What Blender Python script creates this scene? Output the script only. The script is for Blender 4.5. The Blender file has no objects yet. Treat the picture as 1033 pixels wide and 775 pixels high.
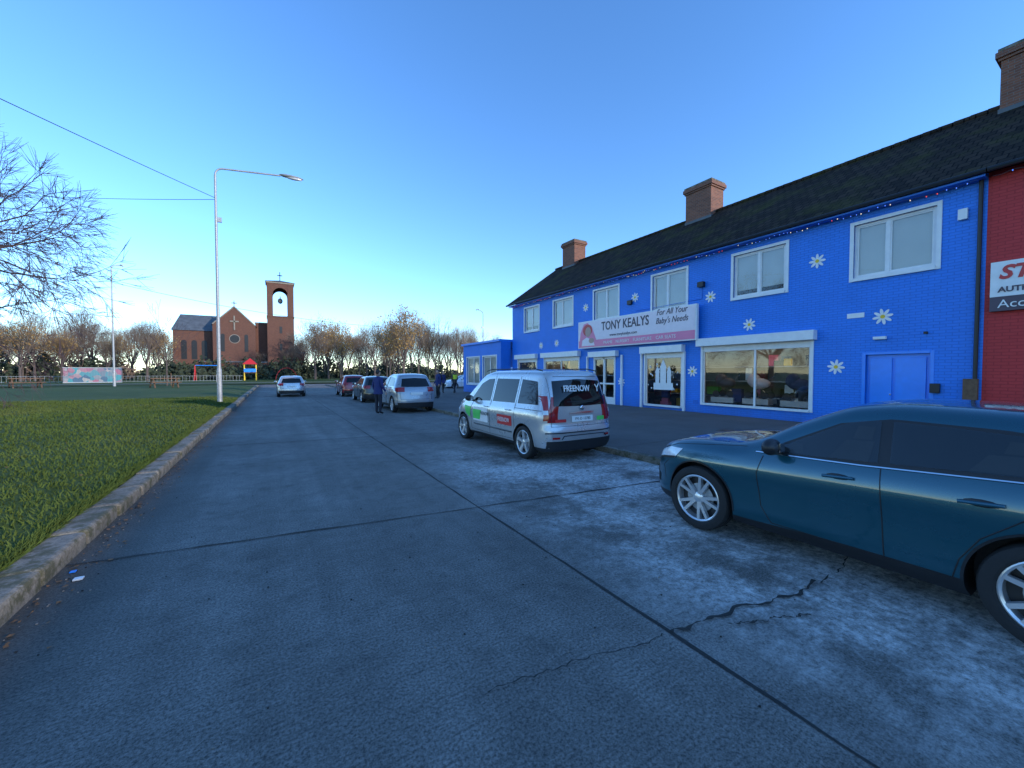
import bpy, bmesh, math, random
import numpy as np
from mathutils import Vector, Matrix
R=math.radians
random.seed(7); np.random.seed(7)
scn=bpy.context.scene
COL=scn.collection

# ------------------------------------------------------------------ materials
def newmat(name):
    m=bpy.data.materials.new(name); m.use_nodes=True
    nt=m.node_tree; b=nt.nodes['Principled BSDF']
    return m,nt,b
def N(nt,t,**kw):
    n=nt.nodes.new(t)
    for k,v in kw.items(): setattr(n,k,v)
    return n
def ramp(nt,src,stops):
    r=N(nt,'ShaderNodeValToRGB')
    e=r.color_ramp.elements
    while len(e)<len(stops): e.new(0.5)
    for i,(p,c) in enumerate(stops):
        e[i].position=p; e[i].color=(c[0],c[1],c[2],1)
    nt.links.new(src,r.inputs[0]); return r.outputs[0]
def noise(nt,scale,detail=4,rough=.55,vec=None,stretch=None):
    n=N(nt,'ShaderNodeTexNoise'); n.inputs['Scale'].default_value=scale
    n.inputs['Detail'].default_value=detail; n.inputs['Roughness'].default_value=rough
    if vec is None:
        tc=N(nt,'ShaderNodeTexCoord'); vec=tc.outputs['Object']
    if stretch:
        mp=N(nt,'ShaderNodeMapping'); mp.inputs['Scale'].default_value=stretch
        nt.links.new(vec,mp.inputs[0]); vec=mp.outputs[0]
    nt.links.new(vec,n.inputs['Vector']); return n.outputs['Fac']
def mix(nt,f,a,b,mode='MIX'):
    m=N(nt,'ShaderNodeMix',data_type='RGBA',blend_type=mode)
    for s,v in ((m.inputs[0],f),(m.inputs[6],a),(m.inputs[7],b)):
        if isinstance(v,(int,float)): s.default_value=v
        elif isinstance(v,tuple): s.default_value=(v[0],v[1],v[2],1)
        else: nt.links.new(v,s)
    return m.outputs[2]
def math_(nt,op,a,b=None,clamp=False):
    m=N(nt,'ShaderNodeMath',operation=op); m.use_clamp=clamp
    for i,v in enumerate((a,b)):
        if v is None: continue
        if isinstance(v,(int,float)): m.inputs[i].default_value=v
        else: nt.links.new(v,m.inputs[i])
    return m.outputs[0]
def bump(nt,b,h,strength=.3,dist=.01):
    bp=N(nt,'ShaderNodeBump'); bp.inputs['Strength'].default_value=strength; bp.inputs['Distance'].default_value=dist
    nt.links.new(h,bp.inputs['Height']); nt.links.new(bp.outputs[0],b.inputs['Normal'])
def simple(name,col,rough=.6,metal=0,coat=0,var=.12,scale=6,emit=None,es=1,spec=.5):
    m,nt,b=newmat(name)
    b.inputs['Roughness'].default_value=rough; b.inputs['Metallic'].default_value=metal
    b.inputs['Coat Weight'].default_value=coat; b.inputs['Coat Roughness'].default_value=.04
    b.inputs['Specular IOR Level'].default_value=spec
    if var>0:
        f=noise(nt,scale)
        lo=tuple(c*(1-var) for c in col); hi=tuple(min(1,c*(1+var)) for c in col)
        nt.links.new(ramp(nt,f,[(.3,lo),(.7,hi)]),b.inputs['Base Color'])
    else: b.inputs['Base Color'].default_value=(*col,1)
    if emit:
        b.inputs['Emission Color'].default_value=(*emit,1); b.inputs['Emission Strength'].default_value=es
    return m
def yz_vec(nt):
    tc=N(nt,'ShaderNodeTexCoord'); s=N(nt,'ShaderNodeSeparateXYZ'); nt.links.new(tc.outputs['Object'],s.inputs[0])
    ad=math_(nt,'ADD',s.outputs[0],s.outputs[1])
    c=N(nt,'ShaderNodeCombineXYZ'); nt.links.new(ad,c.inputs[0]); nt.links.new(s.outputs[2],c.inputs[1])
    return c.outputs[0],s
def brickmat(name,c1,c2,mortar,paint=False,bs=.25,rough=.6,bstr=.5):
    m,nt,b=newmat(name)
    v,s=yz_vec(nt)
    br=N(nt,'ShaderNodeTexBrick'); nt.links.new(v,br.inputs['Vector'])
    br.inputs['Scale'].default_value=1; br.inputs['Brick Width'].default_value=.225; br.inputs['Row Height'].default_value=.075
    br.inputs['Mortar Size'].default_value=.008; br.inputs['Mortar Smooth'].default_value=.3
    br.inputs['Color1'].default_value=(*c1,1); br.inputs['Color2'].default_value=(*c2,1); br.inputs['Mortar'].default_value=(*mortar,1)
    n1=noise(nt,1.2,5,.6); n2=noise(nt,9,4)
    col=mix(nt,math_(nt,'MULTIPLY',n2,.25),br.outputs['Color'],tuple(x*.65 for x in c1))
    col=mix(nt,.25,col,ramp(nt,n1,[(.3,(.55,.55,.55)),(.7,(1,1,1))]),'MULTIPLY')
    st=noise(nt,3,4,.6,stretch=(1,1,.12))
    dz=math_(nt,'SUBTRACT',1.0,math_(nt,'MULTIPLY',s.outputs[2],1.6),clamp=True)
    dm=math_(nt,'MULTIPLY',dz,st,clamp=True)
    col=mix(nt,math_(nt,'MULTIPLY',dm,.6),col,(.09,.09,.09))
    nt.links.new(col,b.inputs['Base Color']); b.inputs['Roughness'].default_value=rough
    inv=math_(nt,'SUBTRACT',1.0,br.outputs['Fac'])
    h=math_(nt,'ADD',inv,math_(nt,'MULTIPLY',n2,.5))
    bump(nt,b,h,bstr,.008)
    return m
M={}
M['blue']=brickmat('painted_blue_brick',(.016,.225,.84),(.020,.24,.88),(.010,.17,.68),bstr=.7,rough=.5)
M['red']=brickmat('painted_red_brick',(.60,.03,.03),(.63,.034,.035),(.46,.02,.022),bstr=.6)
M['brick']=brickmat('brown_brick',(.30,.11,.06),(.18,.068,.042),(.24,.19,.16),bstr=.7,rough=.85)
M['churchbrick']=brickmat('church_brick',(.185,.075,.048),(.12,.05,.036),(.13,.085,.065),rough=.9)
M['white']=simple('white_pvc',(.82,.80,.78),.35,var=.05)
M['offwhite']=simple('roller_blind',(.82,.81,.79),.7,var=.04,scale=1.5)
M['black']=simple('black_plastic',(.015,.015,.017),.45)
M['rubber']=simple('tyre_rubber',(.018,.018,.019),.85,scale=30)
M['alloy']=simple('alloy_metal',(.68,.68,.69),.3,metal=.7,var=.05)
M['chrome']=simple('chrome',(.8,.8,.82),.12,metal=1,var=0)
M['carglass']=simple('tinted_glass',(.008,.010,.011),.02,var=0,spec=.45)
M['galv']=simple('galvanised_steel',(.36,.37,.38),.5,metal=.3,scale=14,var=.2)
M['pink']=simple('pink_vinyl',(.84,.22,.36),.4,var=.03)
M['palepink']=simple('pale_pink_vinyl',(.86,.72,.74),.4,var=.04)
M['textgrey']=simple('grey_lettering',(.09,.06,.08),.5,var=0)
M['yellow']=simple('yellow_paint',(.85,.55,.03),.5,var=.05)
M['redp']=simple('red_paint',(.6,.03,.03),.4,var=.05)
M['greenp']=simple('green_vinyl',(.10,.62,.12),.4,var=.05)
M['doorblue']=simple('blue_door_paint',(.022,.25,.86),.3,var=.05)
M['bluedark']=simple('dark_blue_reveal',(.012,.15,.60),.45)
M['wood']=simple('weathered_wood',(.16,.085,.045),.75,var=.3,scale=9)
M['skin']=simple('skin',(.55,.33,.25),.55,var=.04)
M['hair']=simple('hair',(.03,.02,.015),.6)
M['navy']=simple('navy_coat',(.02,.03,.13),.8,scale=20)
M['jeans']=simple('dark_trousers',(.02,.022,.035),.85)
M['hivis']=simple('hi_vis_vest',(.7,.8,.05),.6)
M['tail']=simple('tail_lamp_red',(.36,.012,.012),.12,coat=.6,var=.2,scale=40)
M['lampw']=simple('clear_lamp',(.7,.72,.75),.1,coat=1,var=.1,scale=40)
M['plate']=simple('number_plate',(.85,.85,.82),.4,var=0)
M['interior']=simple('shop_interior_wall',(.30,.28,.26),.8)
M['seat']=simple('seat_fabric',(.045,.045,.048),.8)
M['slate']=simple('church_slate',(.10,.11,.12),.6,var=.25,scale=1)
M['stone']=simple('pale_stone',(.26,.22,.18),.8,var=.15,scale=2)

def paint(name,col,metal=.35):
    m,nt,b=newmat(name)
    f=noise(nt,900,1); 
    nt.links.new(ramp(nt,f,[(.35,tuple(c*.82 for c in col)),(.65,tuple(min(1,c*1.18) for c in col))]),b.inputs['Base Color'])
    b.inputs['Metallic'].default_value=metal; 
    d=noise(nt,2.2,5,.6)
    mr=N(nt,'ShaderNodeMapRange'); nt.links.new(d,mr.inputs[0]); mr.inputs[3].default_value=.20; mr.inputs[4].default_value=.38
    nt.links.new(mr.outputs[0],b.inputs['Roughness'])
    b.inputs['Coat Weight'].default_value=1; b.inputs['Coat Roughness'].default_value=.015; b.inputs['Coat IOR'].default_value=1.6
    return m
M['teal']=paint('teal_car_paint',(.003,.075,.11),.4)
M['silver']=paint('silver_car_paint',(.52,.515,.52),.5)
M['dkred']=paint('red_car_paint',(.30,.012,.015),.2)
M['greyp']=paint('grey_car_paint',(.34,.35,.37),.4)
M['blackp']=paint('black_car_paint',(.015,.016,.018),.2)
M['whitep']=paint('white_car_paint',(.75,.76,.77),0)

def glassmat(nm='window_glass',ior=1.75,tr=(.86,.89,.88)):
    m,nt,b=newmat(nm)
    nt.nodes.remove(b); out=nt.nodes['Material Output']
    g=N(nt,'ShaderNodeBsdfGlossy'); g.inputs['Roughness'].default_value=.02; g.inputs['Color'].default_value=(.95,.97,1,1)
    t=N(nt,'ShaderNodeBsdfTransparent'); t.inputs['Color'].default_value=(*tr,1)
    f=N(nt,'ShaderNodeFresnel'); f.inputs['IOR'].default_value=ior
    mx=N(nt,'ShaderNodeMixShader'); nt.links.new(f.outputs[0],mx.inputs[0]); nt.links.new(t.outputs[0],mx.inputs[1]); nt.links.new(g.outputs[0],mx.inputs[2])
    nt.links.new(mx.outputs[0],out.inputs[0])
    n=noise(nt,.6,1); bp=N(nt,'ShaderNodeBump'); bp.inputs['Strength'].default_value=.08; bp.inputs['Distance'].default_value=.05
    nt.links.new(n,bp.inputs['Height']); nt.links.new(bp.outputs[0],g.inputs['Normal'])
    return m
M['glass']=glassmat(); M['cabglass']=glassmat('car_side_glass',1.5,(.7,.75,.75))

def roofmat():
    m,nt,b=newmat('roof_tiles')
    tc=N(nt,'ShaderNodeTexCoord'); s=N(nt,'ShaderNodeSeparateXYZ'); nt.links.new(tc.outputs['Object'],s.inputs[0])
    c=N(nt,'ShaderNodeCombineXYZ'); nt.links.new(s.outputs[1],c.inputs[0]); nt.links.new(math_(nt,'MULTIPLY',s.outputs[0],1.25),c.inputs[1])
    br=N(nt,'ShaderNodeTexBrick'); nt.links.new(c.outputs[0],br.inputs['Vector'])
    br.inputs['Scale'].default_value=1; br.inputs['Brick Width'].default_value=.24; br.inputs['Row Height'].default_value=.3; br.inputs['Mortar Size'].default_value=.016
    br.inputs['Color1'].default_value=(.055,.038,.028,1); br.inputs['Color2'].default_value=(.024,.018,.014,1); br.inputs['Mortar'].default_value=(.006,.005,.005,1)
    n=noise(nt,.8,6,.65); n2=noise(nt,14,4)
    moss=math_(nt,'MULTIPLY',ramp(nt,n,[(.48,(0,0,0)),(.70,(1,1,1))]),n2)
    col=mix(nt,moss,br.outputs['Color'],(.075,.072,.014))
    nt.links.new(col,b.inputs['Base Color']); b.inputs['Roughness'].default_value=.95; b.inputs['Specular IOR Level'].default_value=.10
    fr=math_(nt,'FRACT',math_(nt,'DIVIDE',math_(nt,'MULTIPLY',s.outputs[0],1.25),.3))
    h=math_(nt,'ADD',math_(nt,'SUBTRACT',1.0,fr),math_(nt,'MULTIPLY',n2,.5))
    bump(nt,b,h,1,.04)
    return m
M['roof']=roofmat()

def roadmat():
    m,nt,b=newmat('concrete_road')
    tc=N(nt,'ShaderNodeTexCoord'); s=N(nt,'ShaderNodeSeparateXYZ'); nt.links.new(tc.outputs['Object'],s.inputs[0])
    n1=noise(nt,.5,6,.65); n2=noise(nt,4.5,6,.75); n3=noise(nt,60,5,.85); st=noise(nt,1.0,5,.6,stretch=(2.2,.12,1))
    broom=noise(nt,20,3,.6,stretch=(.15,3,1))
    col=ramp(nt,n1,[(.3,(.285,.255,.222)),(.5,(.36,.328,.29)),(.7,(.46,.425,.38))])
    col=mix(nt,.55,col,ramp(nt,n2,[(.3,(.42,.42,.42)),(.5,(.8,.8,.8)),(.7,(1.0,1.0,1.0))]),'MULTIPLY')
    col=mix(nt,.9,col,ramp(nt,n3,[(.40,(.22,.22,.22)),(.5,(.72,.72,.72)),(.62,(1.15,1.15,1.15))]),'MULTIPLY')
    col=mix(nt,.35,col,ramp(nt,broom,[(.38,(.55,.55,.55)),(.6,(1,1,1))]),'MULTIPLY')
    col=mix(nt,.55,col,ramp(nt,st,[(.35,(.55,.55,.55)),(.65,(1,1,1))]),'MULTIPLY')
    bay=math_(nt,'FLOOR',math_(nt,'DIVIDE',math_(nt,'SUBTRACT',math_(nt,'ADD',s.outputs[1],math_(nt,'MULTIPLY',s.outputs[0],.13)),4.75),6.4))
    side=math_(nt,'GREATER_THAN',s.outputs[0],2.2)
    wn=N(nt,'ShaderNodeTexWhiteNoise'); wn.noise_dimensions='2D'; cb=N(nt,'ShaderNodeCombineXYZ'); nt.links.new(bay,cb.inputs[0]); nt.links.new(side,cb.inputs[1]); nt.links.new(cb.outputs[0],wn.inputs['Vector'])
    col=mix(nt,.30,col,ramp(nt,wn.outputs['Value'],[(0,(.55,.55,.56)),(1,(1.1,1.09,1.06))]),'MULTIPLY')
    # dried pale residue in the parking lane
    a=N(nt,'ShaderNodeMapRange'); nt.links.new(s.outputs[0],a.inputs[0]); a.inputs[1].default_value=2.1; a.inputs[2].default_value=3.3
    bb=N(nt,'ShaderNodeMapRange'); nt.links.new(s.outputs[1],bb.inputs[0]); bb.inputs[1].default_value=9.5; bb.inputs[2].default_value=6.0
    lane=math_(nt,'MULTIPLY',a.outputs[0],bb.outputs[0],clamp=True)
    n4=noise(nt,.8,8,.76); n5=noise(nt,16,6,.85)
    sm=math_(nt,'MULTIPLY',lane,ramp(nt,n4,[(.41,(0,0,0)),(.56,(1,1,1))]))
    sm=math_(nt,'MULTIPLY',sm,ramp(nt,n5,[(.38,(.06,.06,.06)),(.60,(1,1,1))]))
    col=mix(nt,math_(nt,'MULTIPLY',sm,.95),col,(.78,.75,.71))
    n6=noise(nt,2.3,4,.6)
    col=mix(nt,math_(nt,'MULTIPLY',ramp(nt,n6,[(.60,(0,0,0)),(.70,(1,1,1))]),.45),col,(.07,.065,.058))
    k=N(nt,'ShaderNodeMapRange'); nt.links.new(s.outputs[0],k.inputs[0]); k.inputs[1].default_value=-.8; k.inputs[2].default_value=-1.55
    col=mix(nt,math_(nt,'MULTIPLY',math_(nt,'MULTIPLY',k.outputs[0],n2,clamp=True),1.3,clamp=True),col,(.06,.05,.036))
    nt.links.new(col,b.inputs['Base Color'])
    b.inputs['Roughness'].default_value=.85; b.inputs['Specular IOR Level'].default_value=.3
    bump(nt,b,math_(nt,'ADD',math_(nt,'MULTIPLY',n3,.8),n2),.7,.008)
    return m
M['road']=roadmat()
def ground2(name,c1,c2,fine=60,rough=.9,moss=False):
    m,nt,b=newmat(name)
    n1=noise(nt,.7,6,.65); n3=noise(nt,fine,4,.8)
    col=ramp(nt,n1,[(.3,c1),(.7,c2)])
    col=mix(nt,.7,col,ramp(nt,n3,[(.38,(.4,.4,.4)),(.62,(1,1,1))]),'MULTIPLY')
    if moss:
        n5=noise(nt,5,6,.75); col=mix(nt,ramp(nt,n5,[(.47,(0,0,0)),(.60,(.85,.85,.85))]),col,(.06,.06,.025))
    nt.links.new(col,b.inputs['Base Color']); b.inputs['Roughness'].default_value=rough
    bump(nt,b,n3,.6,.01); return m
M['pave']=ground2('pavement_asphalt',(.135,.12,.105),(.19,.172,.152))
M['kerb']=ground2('kerb_concrete',(.16,.14,.11),(.34,.305,.255),22,moss=True)
M['tar']=ground2('joint_tar',(.022,.021,.02),(.06,.056,.05),40)
M['path']=ground2('footpath',(.32,.29,.25),(.40,.37,.32),40)
def grassmat(name,blade=False):
    m,nt,b=newmat(name)
    n0=noise(nt,.12,4,.6); n1=noise(nt,1.1,6,.75); n3=noise(nt,26,4,.8)
    col=ramp(nt,n0,[(.3,(.078,.118,.022)),(.5,(.108,.143,.030)),(.7,(.155,.16,.05))])
    col=mix(nt,.75,col,ramp(nt,n1,[(.3,(.42,.5,.42)),(.7,(1,1,1))]),'MULTIPLY')
    if not blade:
        col=mix(nt,.6,col,ramp(nt,n3,[(.3,(.35,.38,.3)),(.7,(1,1,1))]),'MULTIPLY')
        bump(nt,b,n3,.7,.03)
    nt.links.new(col,b.inputs['Base Color']); b.inputs['Roughness'].default_value=.85; b.inputs['Specular IOR Level'].default_value=.2
    return m
M['grass']=grassmat('lawn_grass'); M['blade']=grassmat('grass_blades',True)
M['bark']=simple('bark',(.11,.08,.07),.9,var=.3,scale=8)
M['twig']=simple('purple_brown_twigs',(.070,.045,.052),.9,var=.2)
M['twigd']=simple('brown_twigs',(.19,.135,.10),.9,var=.4,scale=.3)
M['twiggold']=simple('golden_leaves',(.34,.20,.06),.9,var=.35,scale=.4)
M['ever']=simple('evergreen_leaves',(.038,.05,.026),.9,var=.5,scale=.6)
M['deadleaf']=simple('dead_leaf',(.24,.11,.04),.8,var=.4,scale=3)

# ------------------------------------------------------------------ mesh builder
class MB:
    def __init__(s): s.v=[];s.f=[];s.m=[];s.mats=[]
    def mi(s,mat):
        mat=M[mat] if isinstance(mat,str) else mat
        if mat not in s.mats: s.mats.append(mat)
        return s.mats.index(mat)
    def poly(s,pts,mat):
        n=len(s.v); s.v+= [tuple(p) for p in pts]; s.f.append(tuple(range(n,n+len(pts)))); s.m.append(s.mi(mat))
    def box(s,x0,x1,y0,y1,z0,z1,mat):
        n=len(s.v)
        s.v+=[(x0,y0,z0),(x1,y0,z0),(x1,y1,z0),(x0,y1,z0),(x0,y0,z1),(x1,y0,z1),(x1,y1,z1),(x0,y1,z1)]
        for q in ((3,2,1,0),(4,5,6,7),(0,1,5,4),(1,2,6,5),(2,3,7,6),(3,0,4,7)):
            s.f.append(tuple(n+i for i in q)); s.m.append(s.mi(mat))
    def tube(s,p0,p1,r0,r1,n,mat,cap=False):
        p0=Vector(p0);p1=Vector(p1);d=(p1-p0)
        if d.length<1e-6:return
        d.normalize(); a=d.orthogonal().normalized(); b=d.cross(a)
        k=len(s.v)
        for p,r in ((p0,r0),(p1,r1)):
            for i in range(n):
                t=2*math.pi*i/n; s.v.append(tuple(p+(a*math.cos(t)+b*math.sin(t))*r))
        mi=s.mi(mat)
        for i in range(n):
            j=(i+1)%n; s.f.append((k+i,k+j,k+n+j,k+n+i)); s.m.append(mi)
        if cap:
            s.f.append(tuple(k+i for i in reversed(range(n)))); s.m.append(mi)
            s.f.append(tuple(k+n+i for i in range(n))); s.m.append(mi)
    def path(s,pts,r,n,mat):
        for a,b in zip(pts[:-1],pts[1:]): s.tube(a,b,r,r,n,mat,True)
    def ell(s,c,rx,ry,rz,mat,nu=12,nv=8):
        k=len(s.v)
        for j in range(nv+1):
            ph=math.pi*j/nv-math.pi/2
            for i in range(nu):
                t=2*math.pi*i/nu
                s.v.append((c[0]+rx*math.cos(ph)*math.cos(t),c[1]+ry*math.cos(ph)*math.sin(t),c[2]+rz*math.sin(ph)))
        mi=s.mi(mat)
        for j in range(nv):
            for i in range(nu):
                i2=(i+1)%nu; s.f.append((k+j*nu+i,k+j*nu+i2,k+(j+1)*nu+i2,k+(j+1)*nu+i)); s.m.append(mi)
    def lathe_x(s,prof,mat,n=40,closed=True):
        k=len(s.v);m=len(prof)
        for i in range(n):
            t=2*math.pi*i/n
            for x,r in prof: s.v.append((x,r*math.cos(t),r*math.sin(t)))
        mi=s.mi(mat)
        for i in range(n):
            i2=(i+1)%n
            for j in range(m-1 if not closed else m):
                j2=(j+1)%m
                s.f.append((k+i*m+j,k+i*m+j2,k+i2*m+j2,k+i2*m+j)); s.m.append(mi)
    def build(s,name,parent=None,smooth=False,bevel=0,loc=None,rot=None,angle=40):
        me=bpy.data.meshes.new(name); me.from_pydata(s.v,[],s.f)
        for mm in s.mats: me.materials.append(mm)
        me.polygons.foreach_set('material_index',s.m)
        if smooth:
            me.polygons.foreach_set('use_smooth',[True]*len(me.polygons)); me.set_sharp_from_angle(angle=R(angle))
        me.update()
        o=bpy.data.objects.new(name,me); COL.objects.link(o)
        if bevel:
            b=o.modifiers.new('bevel','BEVEL'); b.width=bevel; b.segments=2; b.limit_method='ANGLE'
        if parent: o.parent=parent
        if loc: o.location=loc
        if rot: o.rotation_euler=rot
        return o
def empty(name,loc=(0,0,0),rot=(0,0,0)):
    o=bpy.data.objects.new(name,None); COL.objects.link(o); o.location=loc; o.rotation_euler=rot; o.empty_display_size=.3
    return o
def text(name,body,size,loc,rot,mat,parent,ext=.004,align='CENTER',sx=1,shear=0,bold=0):
    c=bpy.data.curves.new(name,'FONT'); c.body=body; c.size=size; c.extrude=ext; c.align_x=align; c.align_y='CENTER'; c.shear=shear; c.offset=bold
    c.materials.append(M[mat]); c.resolution_u=3
    o=bpy.data.objects.new(name,c); COL.objects.link(o); o.location=loc; o.rotation_euler=rot; o.scale=(sx,1,1)
    if parent: o.parent=parent
    return o

# ------------------------------------------------------------------ world, sun, camera
SUN_EL=15; PHI=56
sx,sy=math.cos(R(PHI)),-math.sin(R(PHI))
w=bpy.data.worlds.new("World"); scn.world=w; w.use_nodes=True
nt=w.node_tree; bg=nt.nodes['Background']
sky=nt.nodes.new('ShaderNodeTexSky'); sky.sky_type='NISHITA'; sky.sun_disc=False
sky.sun_elevation=R(SUN_EL); sky.sun_rotation=math.atan2(sx,sy); sky.air_density=1.0; sky.dust_density=0.0; sky.ozone_density=3.0
hs=nt.nodes.new('ShaderNodeHueSaturation'); hs.inputs['Saturation'].default_value=1.12
tint=nt.nodes.new('ShaderNodeMix'); tint.data_type='RGBA'; tint.blend_type='MULTIPLY'; tint.inputs[0].default_value=1; tint.inputs[7].default_value=(.86,.96,1.14,1)
nt.links.new(sky.outputs[0],hs.inputs['Color']); nt.links.new(hs.outputs[0],tint.inputs[6]); nt.links.new(tint.outputs[2],bg.inputs[0]); bg.inputs[1].default_value=.36
sl=bpy.data.lights.new('sun','SUN'); sl.energy=3.8; sl.angle=R(.5); sl.color=(1,.91,.79)
so=bpy.data.objects.new('sun',sl); COL.objects.link(so)
sd=Vector((sx*math.cos(R(SUN_EL)),sy*math.cos(R(SUN_EL)),math.sin(R(SUN_EL))))
so.rotation_euler=sd.to_track_quat('Z','Y').to_euler(); so.location=(30,-30,30)
cam=bpy.data.cameras.new('camera'); co=bpy.data.objects.new('camera',cam); COL.objects.link(co)
co.location=(0,0,1.7); co.rotation_euler=(R(90-1.65),0,R(-31.07)); cam.lens=13.94; cam.sensor_width=36; cam.clip_end=4000; cam.clip_start=.05
scn.camera=co
scn.view_settings.view_transform='Standard'; scn.view_settings.look='None'; scn.view_settings.exposure=0

# ------------------------------------------------------------------ ground
b=MB(); b.poly([(-1500,-1500,-.04),(1500,-1500,-.04),(1500,1500,-.04),(-1500,1500,-.04)],'grass'); b.build('ground')
b=MB(); b.poly([(-1.7,-60,0),(6.1,-60,0),(6.1,66,0),(-1.7,66,0)],'road')
b.build('road')
b=MB(); b.poly([(-120,59,-.004),(90,59,-.004),(90,66,-.004),(-120,66,-.004)],'road'); b.build('cross_road')
def lawn_h(x,y):
    e=np.clip((-1.85-x)/1.4,0,1)
    return .13+.11*e*e*(3-2*e)+.03*np.sin(x*.35+1)*np.sin(y*.27)*e
def heightfield(name,xs,ys,mat,fn):
    X,Y=np.meshgrid(xs,ys); Z=fn(X,Y); n,m_=X.shape
    v=np.stack([X,Y,Z],-1).reshape(-1,3); f=[]
    for i in range(n-1):
        for j in range(m_-1): a=i*m_+j; f.append((a,a+1,a+m_+1,a+m_))
    me=bpy.data.meshes.new(name); me.from_pydata(v.tolist(),[],f); me.materials.append(M[mat])
    me.polygons.foreach_set('use_smooth',[True]*len(me.polygons)); o=bpy.data.objects.new(name,me); COL.objects.link(o); return o
xs=np.concatenate([np.array([-110,-90,-70,-50,-40,-32,-26,-21,-17,-14,-11,-9,-7,-5.5,-4.5]),np.arange(-3.8,-1.84,.15),[-1.85]])
heightfield('lawn',xs,np.arange(-30,58.6,1.2),'grass',lawn_h)
heightfield('far_lawn',np.arange(-150,150.1,6),np.arange(66.2,260,6),'grass',lambda x,y:.1+.04*np.sin(x*.1)*np.sin(y*.13))
b=MB(); b.poly([(-110,71,.16),(60,71,.16),(60,73,.16),(-110,73,.16)],'path'); b.build('park_path')
b=MB(); y=-20
while y<58.5:
    l=.91; j=random.uniform(-.014,.014)
    b.box(-1.86+j,-1.58+j,y+.008,y+l-.008,-.05,.145+random.uniform(-.014,.014),'kerb'); y+=l
b.build('kerb',bevel=.035)
b=MB(); y=-50
while y<58.5:
    b.box(6.05,6.2,y+.005,y+.905,-.05,.12+random.uniform(-.004,.004),'kerb'); y+=.91
b.build('kerb',bevel=.015)
b=MB(); b.box(6.2,60,-50,58.5,-.03,.116,'pave'); b.build('pavement')
def strip(b,pts,w,z,mat,jit=.0):
    prev=None
    for i,(x,y) in enumerate(pts):
        if i<len(pts)-1: dx,dy=pts[i+1][0]-x,pts[i+1][1]-y
        else: dx,dy=x-pts[i-1][0],y-pts[i-1][1]
        l=math.hypot(dx,dy) or 1; nx,ny=-dy/l,dx/l; ww=w*(1+random.uniform(-jit,jit))/2
        cur=((x+nx*ww,y+ny*ww,z),(x-nx*ww,y-ny*ww,z))
        if prev: b.poly([prev[0],prev[1],cur[1],cur[0]],mat)
        prev=cur
b=MB()
for yy in range(-6,58,3): strip(b,[(6.22,yy),(14.45 if yy<24 else 13.6,yy)],.012,.120,'tar')
strip(b,[(9.6,-20),(9.6,58)],.012,.1215,'tar')
b.build('pavement_joints')
b=MB(); b.box(7.6,8.2,12.0,12.45,.1,.121,'galv'); b.box(10.4,10.8,6.0,6.4,.1,.121,'black'); b.build('inspection_cover')
b=MB()
strip(b,[(2.2+random.uniform(-.006,.006),-10+i*.25) for i in range(270)],.024,.004,'tar',.5)
for k in range(-1,9):
    y0=4.75+k*6.4
    strip(b,[(-1.58+i*.25,y0-.13*(-1.58+i*.25)+random.uniform(-.012,.012)) for i in range(31)],.022,.008,'tar',.6)
b.build('road_joints')
def crack(b,p,q,w,seed,amp=.05):
    rr=random.Random(seed); n=40; pts=[]
    off=0
    for i in range(n+1):
        t=i/n; off+=rr.uniform(-amp,amp)*.45; off*=.92
        dx,dy=q[0]-p[0],q[1]-p[1]; l=math.hypot(dx,dy)
        pts.append((p[0]+dx*t-dy/l*off,p[1]+dy*t+dx/l*off))
    strip(b,pts,w,.012,'tar',.9)
b=MB()
crack(b,(.95,1.83),(2.14,1.68),.006,1,.04); crack(b,(2.2,1.62),(3.75,1.42),.020,2,.05); crack(b,(2.6,1.5),(3.2,1.28),.012,9,.04)
crack(b,(3.75,1.42),(5.9,1.6),.008,3); crack(b,(-1.5,9),(2.2,8.2),.006,4); crack(b,(2.2,7.2),(4.4,7.6),.008,5,.08)
b.build('road_cracks')
b=MB()
for i in range(900):
    if random.random()<.6: x=-1.55+abs(random.gauss(0,.12)); z=.006
    else: x=random.uniform(-7,-1.9); z=float(lawn_h(x,5))+.035
    y=random.uniform(1.5,30); s_=random.uniform(.010,.028); t=random.uniform(0,6)
    pts=[(x+s_*math.cos(t+a)*(1 if a%2 else .6),y+s_*math.sin(t+a),z+random.uniform(0,.012)+.004) for a in (0,1.5,3,4.6)]
    b.poly(pts,'deadleaf')
b.build('fallen_leaves')
b=MB()
for i in range(1200):
    x=random.uniform(-1.5,6); y=random.uniform(1,14); s_=random.uniform(.002,.006)
    if random.random()<.6: x=random.choice((-1.5,6.0))+random.gauss(0,.12)
    if -1.56<x<6.04: b.box(x-s_,x+s_,y-s_,y+s_*.7,.001,.003+s_,'stone' if i%3 else 'tar')
b.build('grit')
b=MB(); b.box(-1.42,-1.36,4.55,4.60,.005,.02,'white'); b.box(-1.5,-1.46,4.75,4.79,.005,.015,'doorblue'); b.build('litter',bevel=.004)
n1_=110000; n2_=16000; n=n1_+n2_
yy=3.0+np.random.rand(n)**1.6*27; xx=-1.88-np.random.rand(n)**1.2*14
yy[n1_:]=2.0+np.random.rand(n2_)*26; xx[n1_:]=-1.86-np.random.rand(n2_)*.14
hh=.025+.045*np.random.rand(n); hh[n1_:]+=.03*np.random.rand(n2_); zz=lawn_h(xx,yy)-.004; th=np.random.rand(n)*6.283; ww=.005+.005*np.random.rand(n)+.0006*yy
lx=np.random.randn(n)*.025; ly=np.random.randn(n)*.025; lx[n1_:]=np.abs(lx[n1_:])*2.4
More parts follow.
